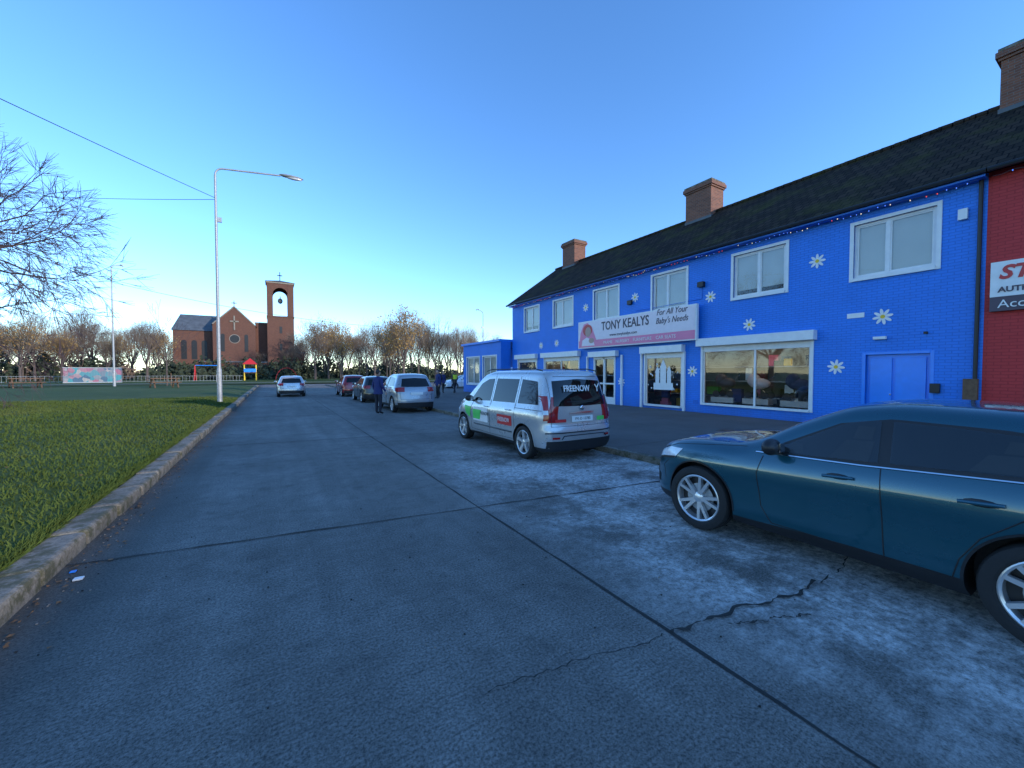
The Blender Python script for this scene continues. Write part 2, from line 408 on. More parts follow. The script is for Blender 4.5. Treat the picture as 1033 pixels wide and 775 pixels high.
V=np.zeros((n,3,3)); V[:,0]=np.stack([xx-np.cos(th)*ww,yy-np.sin(th)*ww,zz],-1); V[:,1]=np.stack([xx+np.cos(th)*ww,yy+np.sin(th)*ww,zz],-1)
V[:,2]=np.stack([xx+lx,yy+ly,zz+hh],-1)
me=bpy.data.meshes.new('grass_blades'); me.vertices.add(n*3); me.vertices.foreach_set('co',V.reshape(-1)); me.loops.add(n*3); me.loops.foreach_set('vertex_index',np.arange(n*3,dtype=np.int32))
me.polygons.add(n); me.polygons.foreach_set('loop_start',np.arange(0,n*3,3,dtype=np.int32)); me.materials.append(M['blade']); me.update(); me.validate()
COL.objects.link(bpy.data.objects.new('grass_blades',me))

# ------------------------------------------------------------------ blue shop building
FX=14.5
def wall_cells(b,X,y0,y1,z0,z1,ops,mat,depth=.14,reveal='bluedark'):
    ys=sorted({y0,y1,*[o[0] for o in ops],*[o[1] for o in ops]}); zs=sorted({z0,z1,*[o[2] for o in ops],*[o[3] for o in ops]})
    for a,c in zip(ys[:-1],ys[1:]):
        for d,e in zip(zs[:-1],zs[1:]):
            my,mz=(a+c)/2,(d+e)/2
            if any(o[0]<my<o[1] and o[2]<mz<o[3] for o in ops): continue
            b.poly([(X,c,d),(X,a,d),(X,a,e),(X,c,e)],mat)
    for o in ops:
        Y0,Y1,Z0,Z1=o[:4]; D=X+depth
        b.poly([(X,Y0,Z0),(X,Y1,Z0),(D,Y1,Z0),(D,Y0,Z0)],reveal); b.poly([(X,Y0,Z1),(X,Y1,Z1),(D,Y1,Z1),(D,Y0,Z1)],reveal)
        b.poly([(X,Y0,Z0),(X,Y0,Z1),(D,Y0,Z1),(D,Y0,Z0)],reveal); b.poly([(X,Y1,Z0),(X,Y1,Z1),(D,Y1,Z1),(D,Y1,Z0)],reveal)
def roofmesh(name,y0,y1,parent,x0=FX-.35,xr=18.5,x1=22.85,ze=6.42,zr=9.5,mat='roof'):
    b=MB(); t=.08
    n=max(1,int((y1-y0)/1.0))
    for i in range(n):
        a=y0+(y1-y0)*i/n; c=y0+(y1-y0)*(i+1)/n
        b.poly([(x0,c,ze),(x0,a,ze),(xr,a,zr),(xr,c,zr)],mat); b.poly([(xr,c,zr),(xr,a,zr),(x1,a,ze),(x1,c,ze)],mat)
        for q in range(3):
            aa=a+(c-a)*q/3; b.tube((xr,aa+.01,zr-.03),(xr,aa+(c-a)/3-.01,zr-.03),.125,.135,8,mat,True)
    for y in (y0,y1): b.poly([(x0,y,ze),(x0,y,ze-t),(xr,y,zr-t),(x1,y,ze-t),(x1,y,ze),(xr,y,zr)],mat)
    b.poly([(x0,y0,ze),(x0,y1,ze),(x0,y1,ze-t),(x0,y0,ze-t)],mat)
    b.poly([(x0,y0,ze-t),(x0,y1,ze-t),(xr,y1,zr-t),(xr,y0,zr-t)],mat)
    return b.build(name,parent)
def chimney(name,y0,y1,parent,x0=18.0,x1=19.0,top=10.95):
    b=MB(); b.box(x0,x1,y0,y1,8.8,top-.34,'brick'); b.box(x0-.05,x1+.05,y0-.05,y1+.05,top-.34,top-.26,'brick'); b.box(x0-.1,x1+.1,y0-.1,y1+.1,top-.26,top-.1,'brick'); b.box(x0-.06,x1+.06,y0-.06,y1+.06,top-.1,top,'kerb')
    b.box(x0-.03,x1+.03,y0-.03,y1+.03,8.9,9.25,'slate')
    return b.build(name,parent)
def window(b,y0,y1,z0,z1,X=FX,split=.45,blind=True,surround=True,d=.09,open_=0):
    if surround:
        s=.09
        b.box(X-.03,X+.02,y0-s,y0,z0-s,z1+s,'white'); b.box(X-.03,X+.02,y1,y1+s,z0-s,z1+s,'white')
        b.box(X-.03,X+.02,y0,y1,z1,z1+s,'white'); b.box(X-.07,X+.02,y0,y1,z0-s,z0,'white')
    f=.06
    b.box(X+d-.03,X+d+.04,y0,y0+f,z0,z1,'white'); b.box(X+d-.03,X+d+.04,y1-f,y1,z0,z1,'white')
    b.box(X+d-.03,X+d+.04,y0+f,y1-f,z0,z0+f,'white'); b.box(X+d-.03,X+d+.04,y0+f,y1-f,z1-f,z1,'white')
    ym=y1-(y1-y0)*split
    b.box(X+d-.03,X+d+.04,ym-.035,ym+.035,z0+f,z1-f,'white')
    for a,c in ((y0+f,ym-.035),(ym+.035,y1-f)):
        s=.035
        b.box(X+d-.01,X+d+.02,a,a+s,z0+f,z1-f,'white'); b.box(X+d-.01,X+d+.02,c-s,c,z0+f,z1-f,'white')
        b.box(X+d-.01,X+d+.02,a+s,c-s,z0+f,z0+f+s,'white'); b.box(X+d-.01,X+d+.02,a+s,c-s,z1-f-s,z1-f,'white')
    b.poly([(X+d+.005,y1-f,z0+f),(X+d+.005,y0+f,z0+f),(X+d+.005,y0+f,z1-f),(X+d+.005,y1-f,z1-f)],'glass')
    if blind:
        b.poly([(X+d+.05,y1,z0+open_),(X+d+.05,y0,z0+open_),(X+d+.05,y0,z1),(X+d+.05,y1,z1)],'offwhite')
        b.poly([(X+d+.12,y1,z0),(X+d+.12,y0,z0),(X+d+.12,y0,z1),(X+d+.12,y1,z1)],'black')

B=empty('blue_shop_building')
UP=[(3.15,4.83),(6.61,8.34),(10.27,11.96),(14.0,15.7),(17.45,19.2),(20.75,22.4)]
ops=[(a,c,4.42,5.95) for a,c in UP]
G=[(5.85,9.5,.52,2.72),(10.45,12.3,.30,2.55),(14.15,15.7,.116,2.5),(16.9,20.1,.60,2.6),(21.0,23.2,.60,2.6)]
ops+=G+[(3.2,4.5,.116,2.2)]
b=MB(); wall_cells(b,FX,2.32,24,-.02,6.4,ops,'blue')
b.poly([(FX,24,0),(22.5,24,0),(22.5,24,6.3),(18.5,24,9.4),(FX,24,6.3)],'blue'); b.poly([(22.5,2.32,0),(22.5,24,0),(22.5,24,6.4),(22.5,2.32,6.4)],'brick')
b.build('walls',B)
roofmesh('roof',2.32,24.2,B)
chimney('chimney_1',11.5,12.85,B); chimney('chimney_2',21.5,22.8,B); 
b=MB()
for i,(a,c) in enumerate(UP): window(b,a,c,4.42,5.95,split=.44 if i%2==0 else .5,open_=[0,.25,0,.1,0,.3][i])
b.build('upper_windows',B)
b=MB()
def shopwin(y0,y1,z0,z1,mull):
    X=FX; f=.08; d=.05
    b.box(X-.04,X+d+.05,y0-f,y0,z0-f,z1,'white'); b.box(X-.04,X+d+.05,y1,y1+f,z0-f,z1,'white'); b.box(X-.09,X+d+.05,y0,y1,z0-f,z0,'white')
    b.box(X-.0,X+d+.05,y0,y1,z1-.22,z1,'white')
    for m_ in mull: b.box(X+.01,X+d+.05,m_-.03,m_+.03,z0,z1-.22,'white')
    b.box(X+.01,X+d+.05,y0,y0+.05,z0,z1-.22,'white'); b.box(X+.01,X+d+.05,y1-.05,y1,z0,z1-.22,'white')
    b.poly([(X+.06,y1,z0),(X+.06,y0,z0),(X+.06,y0,z1),(X+.06,y1,z1)],'glass')
    b.box(X-.26,X-.002,y0-.16,y1+.16,z1,z1+.3,'white')
shopwin(*G[0],(7.55,))
shopwin(*G[1],()); shopwin(*G[3],(18.5,)); shopwin(*G[4],())
y0,y1,z0,z1=G[2]
b.box(FX-.26,FX-.002,y0-.2,y1+.2,z1,z1+.28,'white')
for a,c in ((y0,y0+.09),(y1-.09,y1),((y0+y1)/2-.05,(y0+y1)/2+.05)): b.box(FX-.03,FX+.1,a,c,z0,z1,'white')
b.box(FX-.03,FX+.1,y0+.09,y1-.09,z1-.12,z1,'white'); b.box(FX,FX+.08,y0+.09,y1-.09,z0,z0+.35,'white'); b.box(FX,FX+.08,y0+.09,y1-.09,1.1,1.18,'white')
b.poly([(FX+.05,y1,z0),(FX+.05,y0,z0),(FX+.05,y0,z1),(FX+.05,y1,z1)],'glass')
for yy in (10.30,12.5,13.7,16.15): b.box(FX-.10,FX-.004,yy-.045,yy+.045,.116,2.56,'white')
b.build('shopfront_frames',B,bevel=.006)
b=MB(); X=FX+.052
for (a,c,d,e) in ((10.9,11.9,.95,1.25),(11.0,11.2,1.25,1.7),(11.6,11.8,1.25,1.7),(11.25,11.55,1.25,1.9)): b.poly([(X,c,d),(X,a,d),(X,a,e),(X,c,e)],'white')
for (a,c,z,t) in ((10.97,11.23,1.7,2.0),(11.57,11.83,1.7,2.0),(11.22,11.58,1.9,2.3)): b.poly([(X,c,z),(X,a,z),(X,(a+c)/2,t)],'white')
rs=random.Random(4)
for i in range(26):
    yy=rs.uniform(10.6,12.2); zz=rs.uniform(.9,2.2); r=rs.uniform(.02,.05); b.poly([(X-.002,yy+r*math.cos(a),zz+r*math.sin(a)) for a in (0,1,2,3,4,5)],'white')
b.build('window_decal',B)
b=MB()
b.poly([(16.8,5,0),(16.8,24,0),(16.8,24,2.9),(16.8,5,2.9)],'interior'); b.poly([(FX+.15,5,.13),(16.8,5,.13),(16.8,24,.13),(FX+.15,24,.13)],'wood')
b.poly([(FX+.15,5,2.9),(16.8,5,2.9),(16.8,24,2.9),(FX+.15,24,2.9)],'interior'); b.poly([(FX+.15,5.2,0),(16.8,5.2,0),(16.8,5.2,2.9),(FX+.15,5.2,2.9)],'interior')
for yy in (13.2,16.4): b.box(FX+.2,16.8,yy,yy+.1,.13,2.9,'interior')
cols=['palepink','redp','whitep','navy','yellow','pink','textgrey','black','silver','greenp','wood']
rr=random.Random(3)
for k in range(130):
    y=rr.uniform(5.6,23.4); x=rr.uniform(14.95,16.5); z=rr.choice([.13,.13,.8,1.4,1.95]) if x>15.5 else rr.choice([.13,.6]); s_=rr.uniform(.10,.26)
    b.box(x-s_/2,x+s_/2,y-s_,y+s_,z,z+rr.uniform(.15,.5),rr.choice(cols))
for z in (.78,1.38,1.93): b.box(15.4,16.75,5.5,13,z-.03,z-.002,'whitep')
b.build('shop_interior',B,bevel=.02)
M['panel']=simple('interior_glow',(1,1,1),.5,var=0,emit=(1,.85,.65),es=7)  # glowing panels added under the ceiling to brighten the shop interior
b=MB()
for y in (6.4,8.6,11.2,18.2,21.8): b.box(15.6,15.75,y-.5,y+.5,2.80,2.85,'panel')
b.build('interior_glow_panels',B)
def pram(y,x,mat,parent):
    b=MB()
    for dy in (-.28,.28):
        for dx in (-.22,.22): 
            b.tube((x+dx-.02,y+dy,.75+.13),(x+dx+.02,y+dy,.75+.13),.13,.13,14,'black',True)
    b.ell((x,y,1.3),.22,.36,.2,mat,14,8); b.ell((x,y+.2,1.42),.23,.22,.24,mat,14,8)
    b.path([(x,y-.28,.9),(x,y+.1,1.25)],.015,6,'chrome'); b.path([(x,y+.28,.9),(x,y-.1,1.25),(x,y-.5,1.6)],.015,6,'chrome')
    b.box(x-.3,x+.3,y-.45,y+.45,.55,.75,'white')
    return b.build('pram_display',parent,smooth=True)
pram(6.4,15.1,'navy',B); pram(8.9,15.1,'textgrey',B); pram(18.0,15.1,'redp',B); pram(7.7,15.15,'palepink',B)
b=MB(); b.box(FX+.10,FX+.14,3.2,4.5,.116,2.2,'doorblue'); b.box(FX+.06,FX+.10,3.95,4.42,.15,2.1,'doorblue'); b.box(FX+.06,FX+.1,3.28,3.88,.15,2.1,'doorblue')
b.tube((FX+.03,3.97,1.1),(FX+.06,3.97,1.1),.025,.025,8,'chrome',True); b.box(FX-.012,FX+.003,3.12,3.2,.12,2.28,'doorblue'); b.box(FX-.012,FX+.003,4.5,4.58,.12,2.28,'doorblue'); b.box(FX-.012,FX+.003,3.2,4.5,2.2,2.28,'doorblue')
b.build('blue_door',B,bevel=.008)
def flower(i,yy,zz,r):
    b=MB(); X=FX-.012
    for k in range(8):
        t=2*math.pi*k/8+.3*i; pts=[]
        for j in range(12):
            a=2*math.pi*j/12; lx=r*.58+r*.42*math.cos(a); ly=r*.17*math.sin(a)
            pts.append((X-.0015*(k%2)-.001*k*.2,yy+lx*math.cos(t)-ly*math.sin(t),zz+lx*math.sin(t)+ly*math.cos(t)))
        b.poly(pts,'white')
    b.poly([(X-.008,yy+r*.24*math.cos(a*.628),zz+r*.24*math.sin(a*.628)) for a in range(10)],'yellow')
    b.build('flower_%d'%i,B)
for i,(fy,fz) in enumerate([(5.73,5.0+.15),(7.75,3.40),(4.15,3.25),(5.19,1.87),(9.22,4.62),(12.95,5.2),(13.75,1.25),(18.9,3.45),(16.35,5.2),(9.95,1.75),(20.5,3.4)]):
    flower(i,fy,fz,.225)
b=MB(); b.tube((FX-.38,2.3,6.36),(FX-.38,24.2,6.36),.06,.06,8,'black',True); b.box(FX-.33,FX-.002,2.32,24,6.25,6.3,'bluedark'); b.tube((FX-.06,2.42,.12),(FX-.06,2.42,6.3),.04,.04,8,'black',True)
b.build('gutter',B)
for c,n_ in (((1,.08,.05),'r'),((.1,.25,1),'b'),((1,.8,.5),'w')):
    M['em'+n_]=simple('bulb_'+n_,c,.3,var=0,emit=c,es=1.0)
def lights(y0,y1,parent,seed):
    rs=random.Random(seed); b=MB(); pts=[]; y=y0; ph=0
    while y<y1:
        z=6.19-.07*abs(math.sin(ph))+rs.uniform(-.02,.02); pts.append((FX-.44,y,z))
        if rs.random()<.8: b.ell((FX-.44+rs.uniform(-.02,.02),y,z-.018),.012,.012,.016,['emr','emb','emw','emb'][rs.randrange(4)],6,4)
        y+=rs.uniform(.09,.2); ph+=.33
    b.path(pts,.005,4,'black'); b.build('string_lights',parent)
lights(2.4,23.9,B,1)
b=MB(); b.box(FX-.10,FX-.003,2.62,2.78,5.42,5.68,'white'); b.box(FX-.10,FX-.003,3.0,3.18,1.18,1.42,'black'); b.box(FX-.02,FX-.002,4.55,4.95,3.28,3.42,'white')
b.box(FX-.12,FX-.003,4.05,4.32,2.62,2.70,'white'); b.box(FX-.16,FX-.003,9.45,9.7,5.05,5.25,'black'); b.box(FX-.1,FX-.003,3.25,3.32,2.7,2.76,'black')
b.box(FX-.12,FX-.003,13.1,13.35,4.9,5.1,'black'); b.path([(FX-.02,9.57,5.05),(FX-.02,9.57,4.6),(FX-.02,12.9,4.55)],.012,5,'bluedark')
for yy in (5.0,9.8,16.4): b.box(FX-.015,FX-.002,yy-.11,yy+.11,.45,.6,'bluedark')
b.build('wall_fittings',B,bevel=.008)
b=MB(); b.box(FX-.16,FX-.02,2.36,2.6,.116,1.55,'wood'); b.build('timber_post',None,bevel=.01)
E=empty('single_storey_shop')
b=MB(); wall_cells(b,13.7,24.25,30.6,-.02,3.9,[(24.9,27.0,.8,2.9),(27.6,29.9,.8,2.9)],'blue')
b.poly([(13.7,24.25,0),(14.5,24.25,0),(14.5,24.25,3.9),(13.7,24.25,3.9)],'blue'); b.poly([(13.7,30.6,0),(22,30.6,0),(22,30.6,3.9),(13.7,30.6,3.9)],'blue'); b.box(13.55,22,24.25,30.75,3.9,4.05,'doorblue')
b.build('walls',E)
b=MB(); window(b,24.9,27.0,.8,2.9,X=13.7,split=.5,blind=True); window(b,27.6,29.9,.8,2.9,X=13.7,split=.5,blind=True); b.build('windows',E)

S=empty('shop_sign')
b=MB(); SXf=FX-.3; b.box(SXf,FX-.265+.1,9.6,16.6,2.98,4.40,'white'); b.box(SXf-.012,SXf-.001,9.66,16.54,3.40,4.35,'palepink'); b.box(SXf-.014,SXf-.001,9.66,16.54,3.03,3.38,'pink')
b.poly([(SXf-.018,16.5,3.06),(SXf-.018,15.05,3.06),(SXf-.018,15.25,3.5),(SXf-.018,15.5,4.0),(SXf-.018,15.85,4.3),(SXf-.018,16.15,4.25),(SXf-.018,16.4,3.8)],'pink')
b.poly([(SXf-.022,15.85+.36*math.cos(a*.2618),3.92+.30*math.sin(a*.2618)) for a in range(24)],'redp')
b.poly([(SXf-.026,15.80+.22*math.cos(a*.2618),3.82+.26*math.sin(a*.2618)) for a in range(24)],'skin')
b.poly([(SXf-.026,15.55+.2*math.cos(a*.2618),3.36+.14*math.sin(a*.2618)) for a in range(24)],'skin')
b.poly([(SXf-.024,16.3,3.10),(SXf-.024,15.3,3.10),(SXf-.024,15.4,3.35),(SXf-.024,15.9,3.55),(SXf-.024,16.25,3.4)],'palepink')
b.build('board',S)
RX=(R(90),0,R(-90))
text('shop_name','TONY KEALYS',.60,(SXf-.02,13.35,4.0),RX,'textgrey',S,sx=.76,bold=.008)
text('web_address','www.tonykealys.com',.2,(SXf-.02,13.4,3.55),RX,'textgrey',S)
text('slogan','For All Your\nBaby\'s Needs',.36,(SXf-.02,10.75,4.08),RX,'textgrey',S,sx=.80,shear=.3)
text('band_words','PRAMS    NURSERY    FURNITURE    CAR SEATS',.2,(SXf-.02,12.6,3.2),RX,'white',S)

RB=empty('red_shop_building')
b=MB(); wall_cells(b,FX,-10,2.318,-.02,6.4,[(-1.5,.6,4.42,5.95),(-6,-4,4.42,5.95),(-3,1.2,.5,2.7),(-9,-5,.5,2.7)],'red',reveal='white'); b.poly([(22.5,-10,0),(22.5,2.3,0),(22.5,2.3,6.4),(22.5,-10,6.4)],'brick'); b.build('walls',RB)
roofmesh('roof',-10,2.318,RB); chimney('chimney',1.25,2.72,RB); chimney('chimney_b',-8,-6.5,RB)
b=MB(); window(b,-1.5,.6,4.42,5.95); window(b,-6,-4,4.42,5.95); window(b,-3,1.2,.5,2.7,blind=True); window(b,-9,-5,.5,2.7); b.tube((FX-.38,-10,6.36),(FX-.38,2.28,6.36),.06,.06,8,'black',True); b.build('windows',RB)
lights(-8,2.2,RB,2)
RS=empty('tool_shop_sign')
b=MB(); b.box(FX-.14,FX-.01,-6,2.22,3.45,4.25,'white'); b.box(FX-.145,FX-.01,-6,2.22,3.12,3.445,'textgrey'); b.build('board',RS)
text('name','STIHL',.42,(FX-.15,2.1,3.98),RX,'redp',RS,align='LEFT',sx=1.0,shear=.25,bold=.015); text('line_two','AUTHORISED DEALER',.17,(FX-.15,2.1,3.6),RX,'textgrey',RS,align='LEFT',bold=.005); text('line_three','Accessories',.26,(FX-.155,2.1,3.27),RX,'white',RS,align='LEFT')
BB=empty('unseen_shading_row')  # out-of-view shop row, added to keep the road around the camera shaded
b=MB(); wall_cells(b,FX,-55,-10.01,-.02,6.4,[(-14-5*k,-12-5*k,4.42,5.95) for k in range(8)],'brick',reveal='white'); b.poly([(22.5,-55,0),(22.5,-10.01,0),(22.5,-10.01,6.4),(22.5,-55,6.4)],'brick'); b.poly([(FX,-55,0),(22.5,-55,0),(22.5,-55,6.3),(18.5,-55,9.4),(FX,-55,6.3)],'brick'); b.build('walls',BB)
roofmesh('roof',-55,-10.01,BB)
b=MB()
for k in range(8): window(b,-14-5*k,-12-5*k,4.42,5.95)
b.build('windows',BB)

# ------------------------------------------------------------------ vehicles
def pchip(pts):
    x=np.array([p[0] for p in pts],float); y=np.array([p[1] for p in pts],float); h=np.diff(x); d=np.diff(y)/h
    m=np.zeros(len(x)); m[0]=d[0]; m[-1]=d[-1]
    for i in range(1,len(x)-1):
        if d[i-1]*d[i]>0: m[i]=2*d[i-1]*d[i]/(d[i-1]+d[i])
    def f(t):
        t=min(max(t,x[0]),x[-1]); i=min(max(int(np.searchsorted(x,t))-1,0),len(h)-1)
        s=(t-x[i])/h[i]; return float((2*s**3-3*s*s+1)*y[i]+(s**3-2*s*s+s)*h[i]*m[i]+(-2*s**3+3*s*s)*y[i+1]+(s**3-s*s)*h[i]*m[i+1])
    return f
FR=pchip([(0,.90),(.08,.955),(.25,.982),(.5,.985),(.70,1.0),(.78,.997),(.9,.972),(1,.935)])
class Body:
    def __init__(s,L,W,top,belt,zs=.22,k=.42,nr=26,nf=9,rear_in=((0,0),(.5,-.0),(.9,.03),(1.7,.14)),front_in=((0,.08),(.35,.0),(.6,.02),(1,.12)),rc=.11,zk=1):
        s.L,s.W,s.zs,s.k,s.nr,s.nf,s.rc=L,W,zs,k,nr,nf,rc
        s.top=pchip([(a,c*zk) for a,c in top]); s.belt=pchip([(a,c*zk) for a,c in belt]); s.er=pchip(rear_in); s.ef=pchip(front_in)
    def hw(s,y):
        t=(y-s.L/2)/(s.L/2); n=s.nf if t>0 else s.nr
        return s.W*max(0,1-abs(t)**n)**(1/3.)
    def F(s,y,z):
        zt=s.top(y); zb=min(s.belt(y),zt-.035)
        t=(z-s.zs)/(zb-s.zs); fr=FR(min(max(t,0),1))
        if z>zb: fr-=s.k*(z-zb)/s.W
        rc=min(s.rc,zt-zb+.06); e=(z-(zt-rc))/rc
        if e>0: e=min(e,1); fr-=rc/s.W*(1-math.sqrt(max(0,1-e*e)))*.9
        return fr
    def warp(s,x,y,z):
        wr=max(0,1-y/1.0)**1.3; wf=max(0,1-(s.L-y)/.7)**1.3
        return (x,y+wr*s.er(z)-wf*s.ef(z),z)
    def side(s,y,z,off,sg): return s.warp(sg*(s.hw(y)*s.F(y,z)+off),y,z)
    def rear(s,x,z,off):
        Fz=s.F(.04,z); a=min(.999,abs(x)/(s.W*Fz)); t=(1-a**3)**(1/s.nr); y=s.L/2*(1-t)
        p=s.warp(x,y,z); return (p[0]*(1+off*.3),p[1]-off,p[2])
    def front(s,x,z,off):
        Fz=s.F(s.L-.15,z); a=min(.999,abs(x)/(s.W*Fz)); t=(1-a**3)**(1/s.nf); y=s.L/2*(1+t)
        p=s.warp(x,y,z); return (p[0]*(1+off*.3),p[1]+off,p[2])
    def mesh(s,name,parent,pm,ws,wheels,rw,clad=.1):
        L=s.L; st=set([0,.004,.015,.03,.05,.08,.12,.17,L,L-.004,L-.015,L-.03,L-.06,L-.1,L-.16,L-.24])
        st|=set(np.linspace(.22,L-.3,64).round(4).tolist())|set(ws)
        st=sorted(st); rings=[]; NS=26; NT=7
        for y in st:
            zt=s.top(y); r=[(0,s.zs),(s.hw(y)*s.F(y,s.zs)*.85,s.zs)]
            for i in range(NS+1):
                z=s.zs+(zt-s.zs)*(1-(1-i/NS)**1.25) ; r.append((s.hw(y)*max(0,s.F(y,z)),z))
            xr=r[-1][0]
            for i in range(1,NT+1):
                x=xr*(1-i/NT); r.append((x,zt+.028*(1-(x/xr)**2 if xr>1e-6 else 1)*min(1,s.hw(y)/s.W)))
            rings.append(r)
        n=len(rings[0]); bm=bmesh.new(); VL=[];VR=[]
        for y,r in zip(st,rings):
            a=[];c=[]
            for x,z in r:
                a.append(bm.verts.new(s.warp(-x,y,z))); c.append(bm.verts.new(s.warp(x,y,z)))
            VL.append(a);VR.append(c)
        for i in range(len(st)-1):
            ym=(st[i]+st[i+1])/2
            for j in range(n-1):
                z=(rings[i][j][1]+rings[i][j+1][1])/2; mi=0
                if z<s.zs+clad and j<n-NT-1: mi=1
                if j>=n-NT and ws[0]<ym<ws[1]: mi=2
                for Vv,fl in ((VL,False),(VR,True)):
                    q=[Vv[i][j],Vv[i+1][j],Vv[i+1][j+1],Vv[i][j+1]]
                    if fl: q.reverse()
                    try: f=bm.faces.new(q); f.material_index=mi; f.smooth=True
                    except Exception: pass
        bmesh.ops.remove_doubles(bm,verts=bm.verts,dist=.0006)
        bmesh.ops.dissolve_degenerate(bm,dist=.0005,edges=bm.edges)
        bmesh.ops.recalc_face_normals(bm,faces=bm.faces)
        me=bpy.data.meshes.new(name); bm.to_mesh(me); bm.free()
        mats=[pm,M['black'],M['carglass']]
        for m_ in mats: me.materials.append(m_)
        o=bpy.data.objects.new(name,me); COL.objects.link(o)
        cb=MB(); cb.mi(pm); cb.mi('black')
        for wy in wheels:
            for sg in (-1,1): 
                cb.tube((sg*(s.W-.30),wy,rw),(sg*(s.W+.2),wy,rw),rw+.05,rw+.05,48,'black',True)
        c=cb.build(name+'_cut')
        m_=o.modifiers.new('b','BOOLEAN'); m_.object=c; m_.operation='DIFFERENCE'; m_.solver='EXACT'
        bpy.context.view_layer.update(); dg=bpy.context.evaluated_depsgraph_get()
        nm=bpy.data.meshes.new_from_object(o.evaluated_get(dg)); o.modifiers.clear(); o.data=nm
        bpy.data.objects.remove(c)
        nm.set_sharp_from_angle(angle=R(38)); o.parent=parent; return o
def lerp2(pts,t):
    n=len(pts)-1; i=min(int(t*n),n-1); f=t*n-i; return (pts[i][0]*(1-f)+pts[i+1][0]*f,pts[i][1]*(1-f)+pts[i+1][1]*f)
def patch(mb,fn,bot,top,off,mat,nu=14,nv=6):
    k=len(mb.v); mi=mb.mi(mat)
    for j in range(nv+1):
        for i in range(nu+1):
            p=lerp2(bot,i/nu);q=lerp2(top,i/nu);v=j/nv; mb.v.append(tuple(fn(p[0]*(1-v)+q[0]*v,p[1]*(1-v)+q[1]*v,off)))
    for j in range(nv):
        for i in range(nu):
            a=k+j*(nu+1)+i; mb.f.append((a,a+1,a+nu+2,a+nu+1)); mb.m.append(mi)
def seam(mb,fn,pts,off=.001,r=.004,mat='black',n=10):
    P=[]
    for a,c in zip(pts[:-1],pts[1:]):
        for i in range(n): t=i/n; P.append(fn(a[0]*(1-t)+c[0]*t,a[1]*(1-t)+c[1]*t,off))
    P.append(fn(pts[-1][0],pts[-1][1],off))
    for a,c in zip(P[:-1],P[1:]): mb.tube(a,c,r,r,5,mat)
_wheel={}
def wheelmesh(r,spokes,double):
    key=(r,spokes,double)
    if key in _wheel: return _wheel[key]
    b=MB(); h=.105; ri=r*.72
    b.lathe_x([(-h*.8,ri),(-h,ri+.02),(-h*1.02,r*.86),(-h*.88,r*.965),(-h*.6,r),(h*.6,r),(h*.88,r*.965),(h,r*.86),(h*.9,ri)],'rubber',44)
    for g in (-.045,0,.045): b.lathe_x([(g-.004,r+.001),(g+.004,r+.001)],'black',44,False)
    b.lathe_x([(-h*.86,ri+.004),(-h*.90,ri-.004),(-h*.80,ri-.018),(h*.6,ri-.03),(h*.6,ri)],'alloy',44,False)
    b.lathe_x([(-h*.1,ri-.02),(-h*.1,.001)],'black',30,False)
    b.lathe_x([(-h*.3,ri*.62),(-h*.3,.06)],'galv',30,False)
    b.lathe_x([(-h*.78,.001),(-h*.78,.032),(-h*.66,.06),(-h*.3,.065)],'alloy',20,False)
    for k in range(spokes):
        for dd in ((-.15,.15) if double else (0,)):
            t=2*math.pi*k/spokes; 
            t0=t+dd*.6; t1=t+dd*(1.5)
            w0,w1=.017,.015
            if not double: w0=.028;w1=.034
            c0=(math.cos(t0)*.045,math.sin(t0)*.045); c1=(math.cos(t1)*(ri-.012),math.sin(t1)*(ri-.012)); nx,ny=-math.sin(t1),math.cos(t1)
            P=[]
            for (cx,cy),w_,x0 in ((c0,w0,-h*.72),(c1,w1,-h*.84)):
                P+= [(x0,cx-nx*w_,cy-ny*w_),(x0,cx+nx*w_,cy+ny*w_),(x0+.035,cx+nx*w_*1.2,cy+ny*w_*1.2),(x0+.035,cx-nx*w_*1.2,cy-ny*w_*1.2)]
            for q in ((0,1,5,4),(1,2,6,5),(2,3,7,6),(3,0,4,7)): b.poly([P[i] for i in q],'alloy')
    o=b.build('wheel_src',smooth=True,angle=35); me=o.data; bpy.data.objects.remove(o); _wheel[key]=me; return me
def wheels(parent,W,ys,r,sp=5,dbl=True):
    me=wheelmesh(r,sp,dbl); i=0
    for y in ys:
        for sg in (-1,1):
            i+=1; o=bpy.data.objects.new('wheel_%d'%i,me); COL.objects.link(o); o.parent=parent; o.location=(sg*(W-.115),y,r); o.rotation_euler=(random.uniform(0,1.2),0,0 if sg<0 else R(180))
def mirror_pair(b,bd,y,z,mat='black'):
    for sg in (-1,1):
        p=bd.side(y,z,0,sg); x=p[0]+sg*.13
        b.ell((x,y+.02,z+.06),.115,.065,.075,mat,16,10)
        b.box(min(x-sg*.08,x-sg*.0)-.0,max(x-sg*.08,x),y-.055,y-.045,z+.02,z+.10,'chrome')
        b.tube((p[0]-sg*.02,y+.02,z-.01),(x-sg*.03,y+.02,z+.03),.022,.03,8,mat,True)
def archlip(b,bd,wy,rw,sg,mat='black',w=.03,off=.004):
    n=30; P=[];Q=[]
    for i in range(n+1):
        t=math.pi*(-.02+1.04*i/n); 
        for r,A in ((rw+.048,P),(rw+.048+w,Q)):
            y=wy+r*math.cos(t); z=max(bd.zs+.01,rw+r*math.sin(t)); A.append(bd.side(y,z,off,sg))
    k=len(b.v); b.v+=P+Q; mi=b.mi(mat)
    for i in range(n): b.f.append((k+i,k+i+1,k+n+2+i,k+n+1+i)); b.m.append(mi)
def plate(b,bd,z,x0=-.26,x1=.26,rear=True):
    p=bd.rear(0,z,.02) if rear else bd.front(0,z,.02); y=p[1]; d=-.012 if rear else .012
    b.box(x0,x1,min(y,y+d),max(y,y+d),z-.055,z+.055,'plate'); return y+d

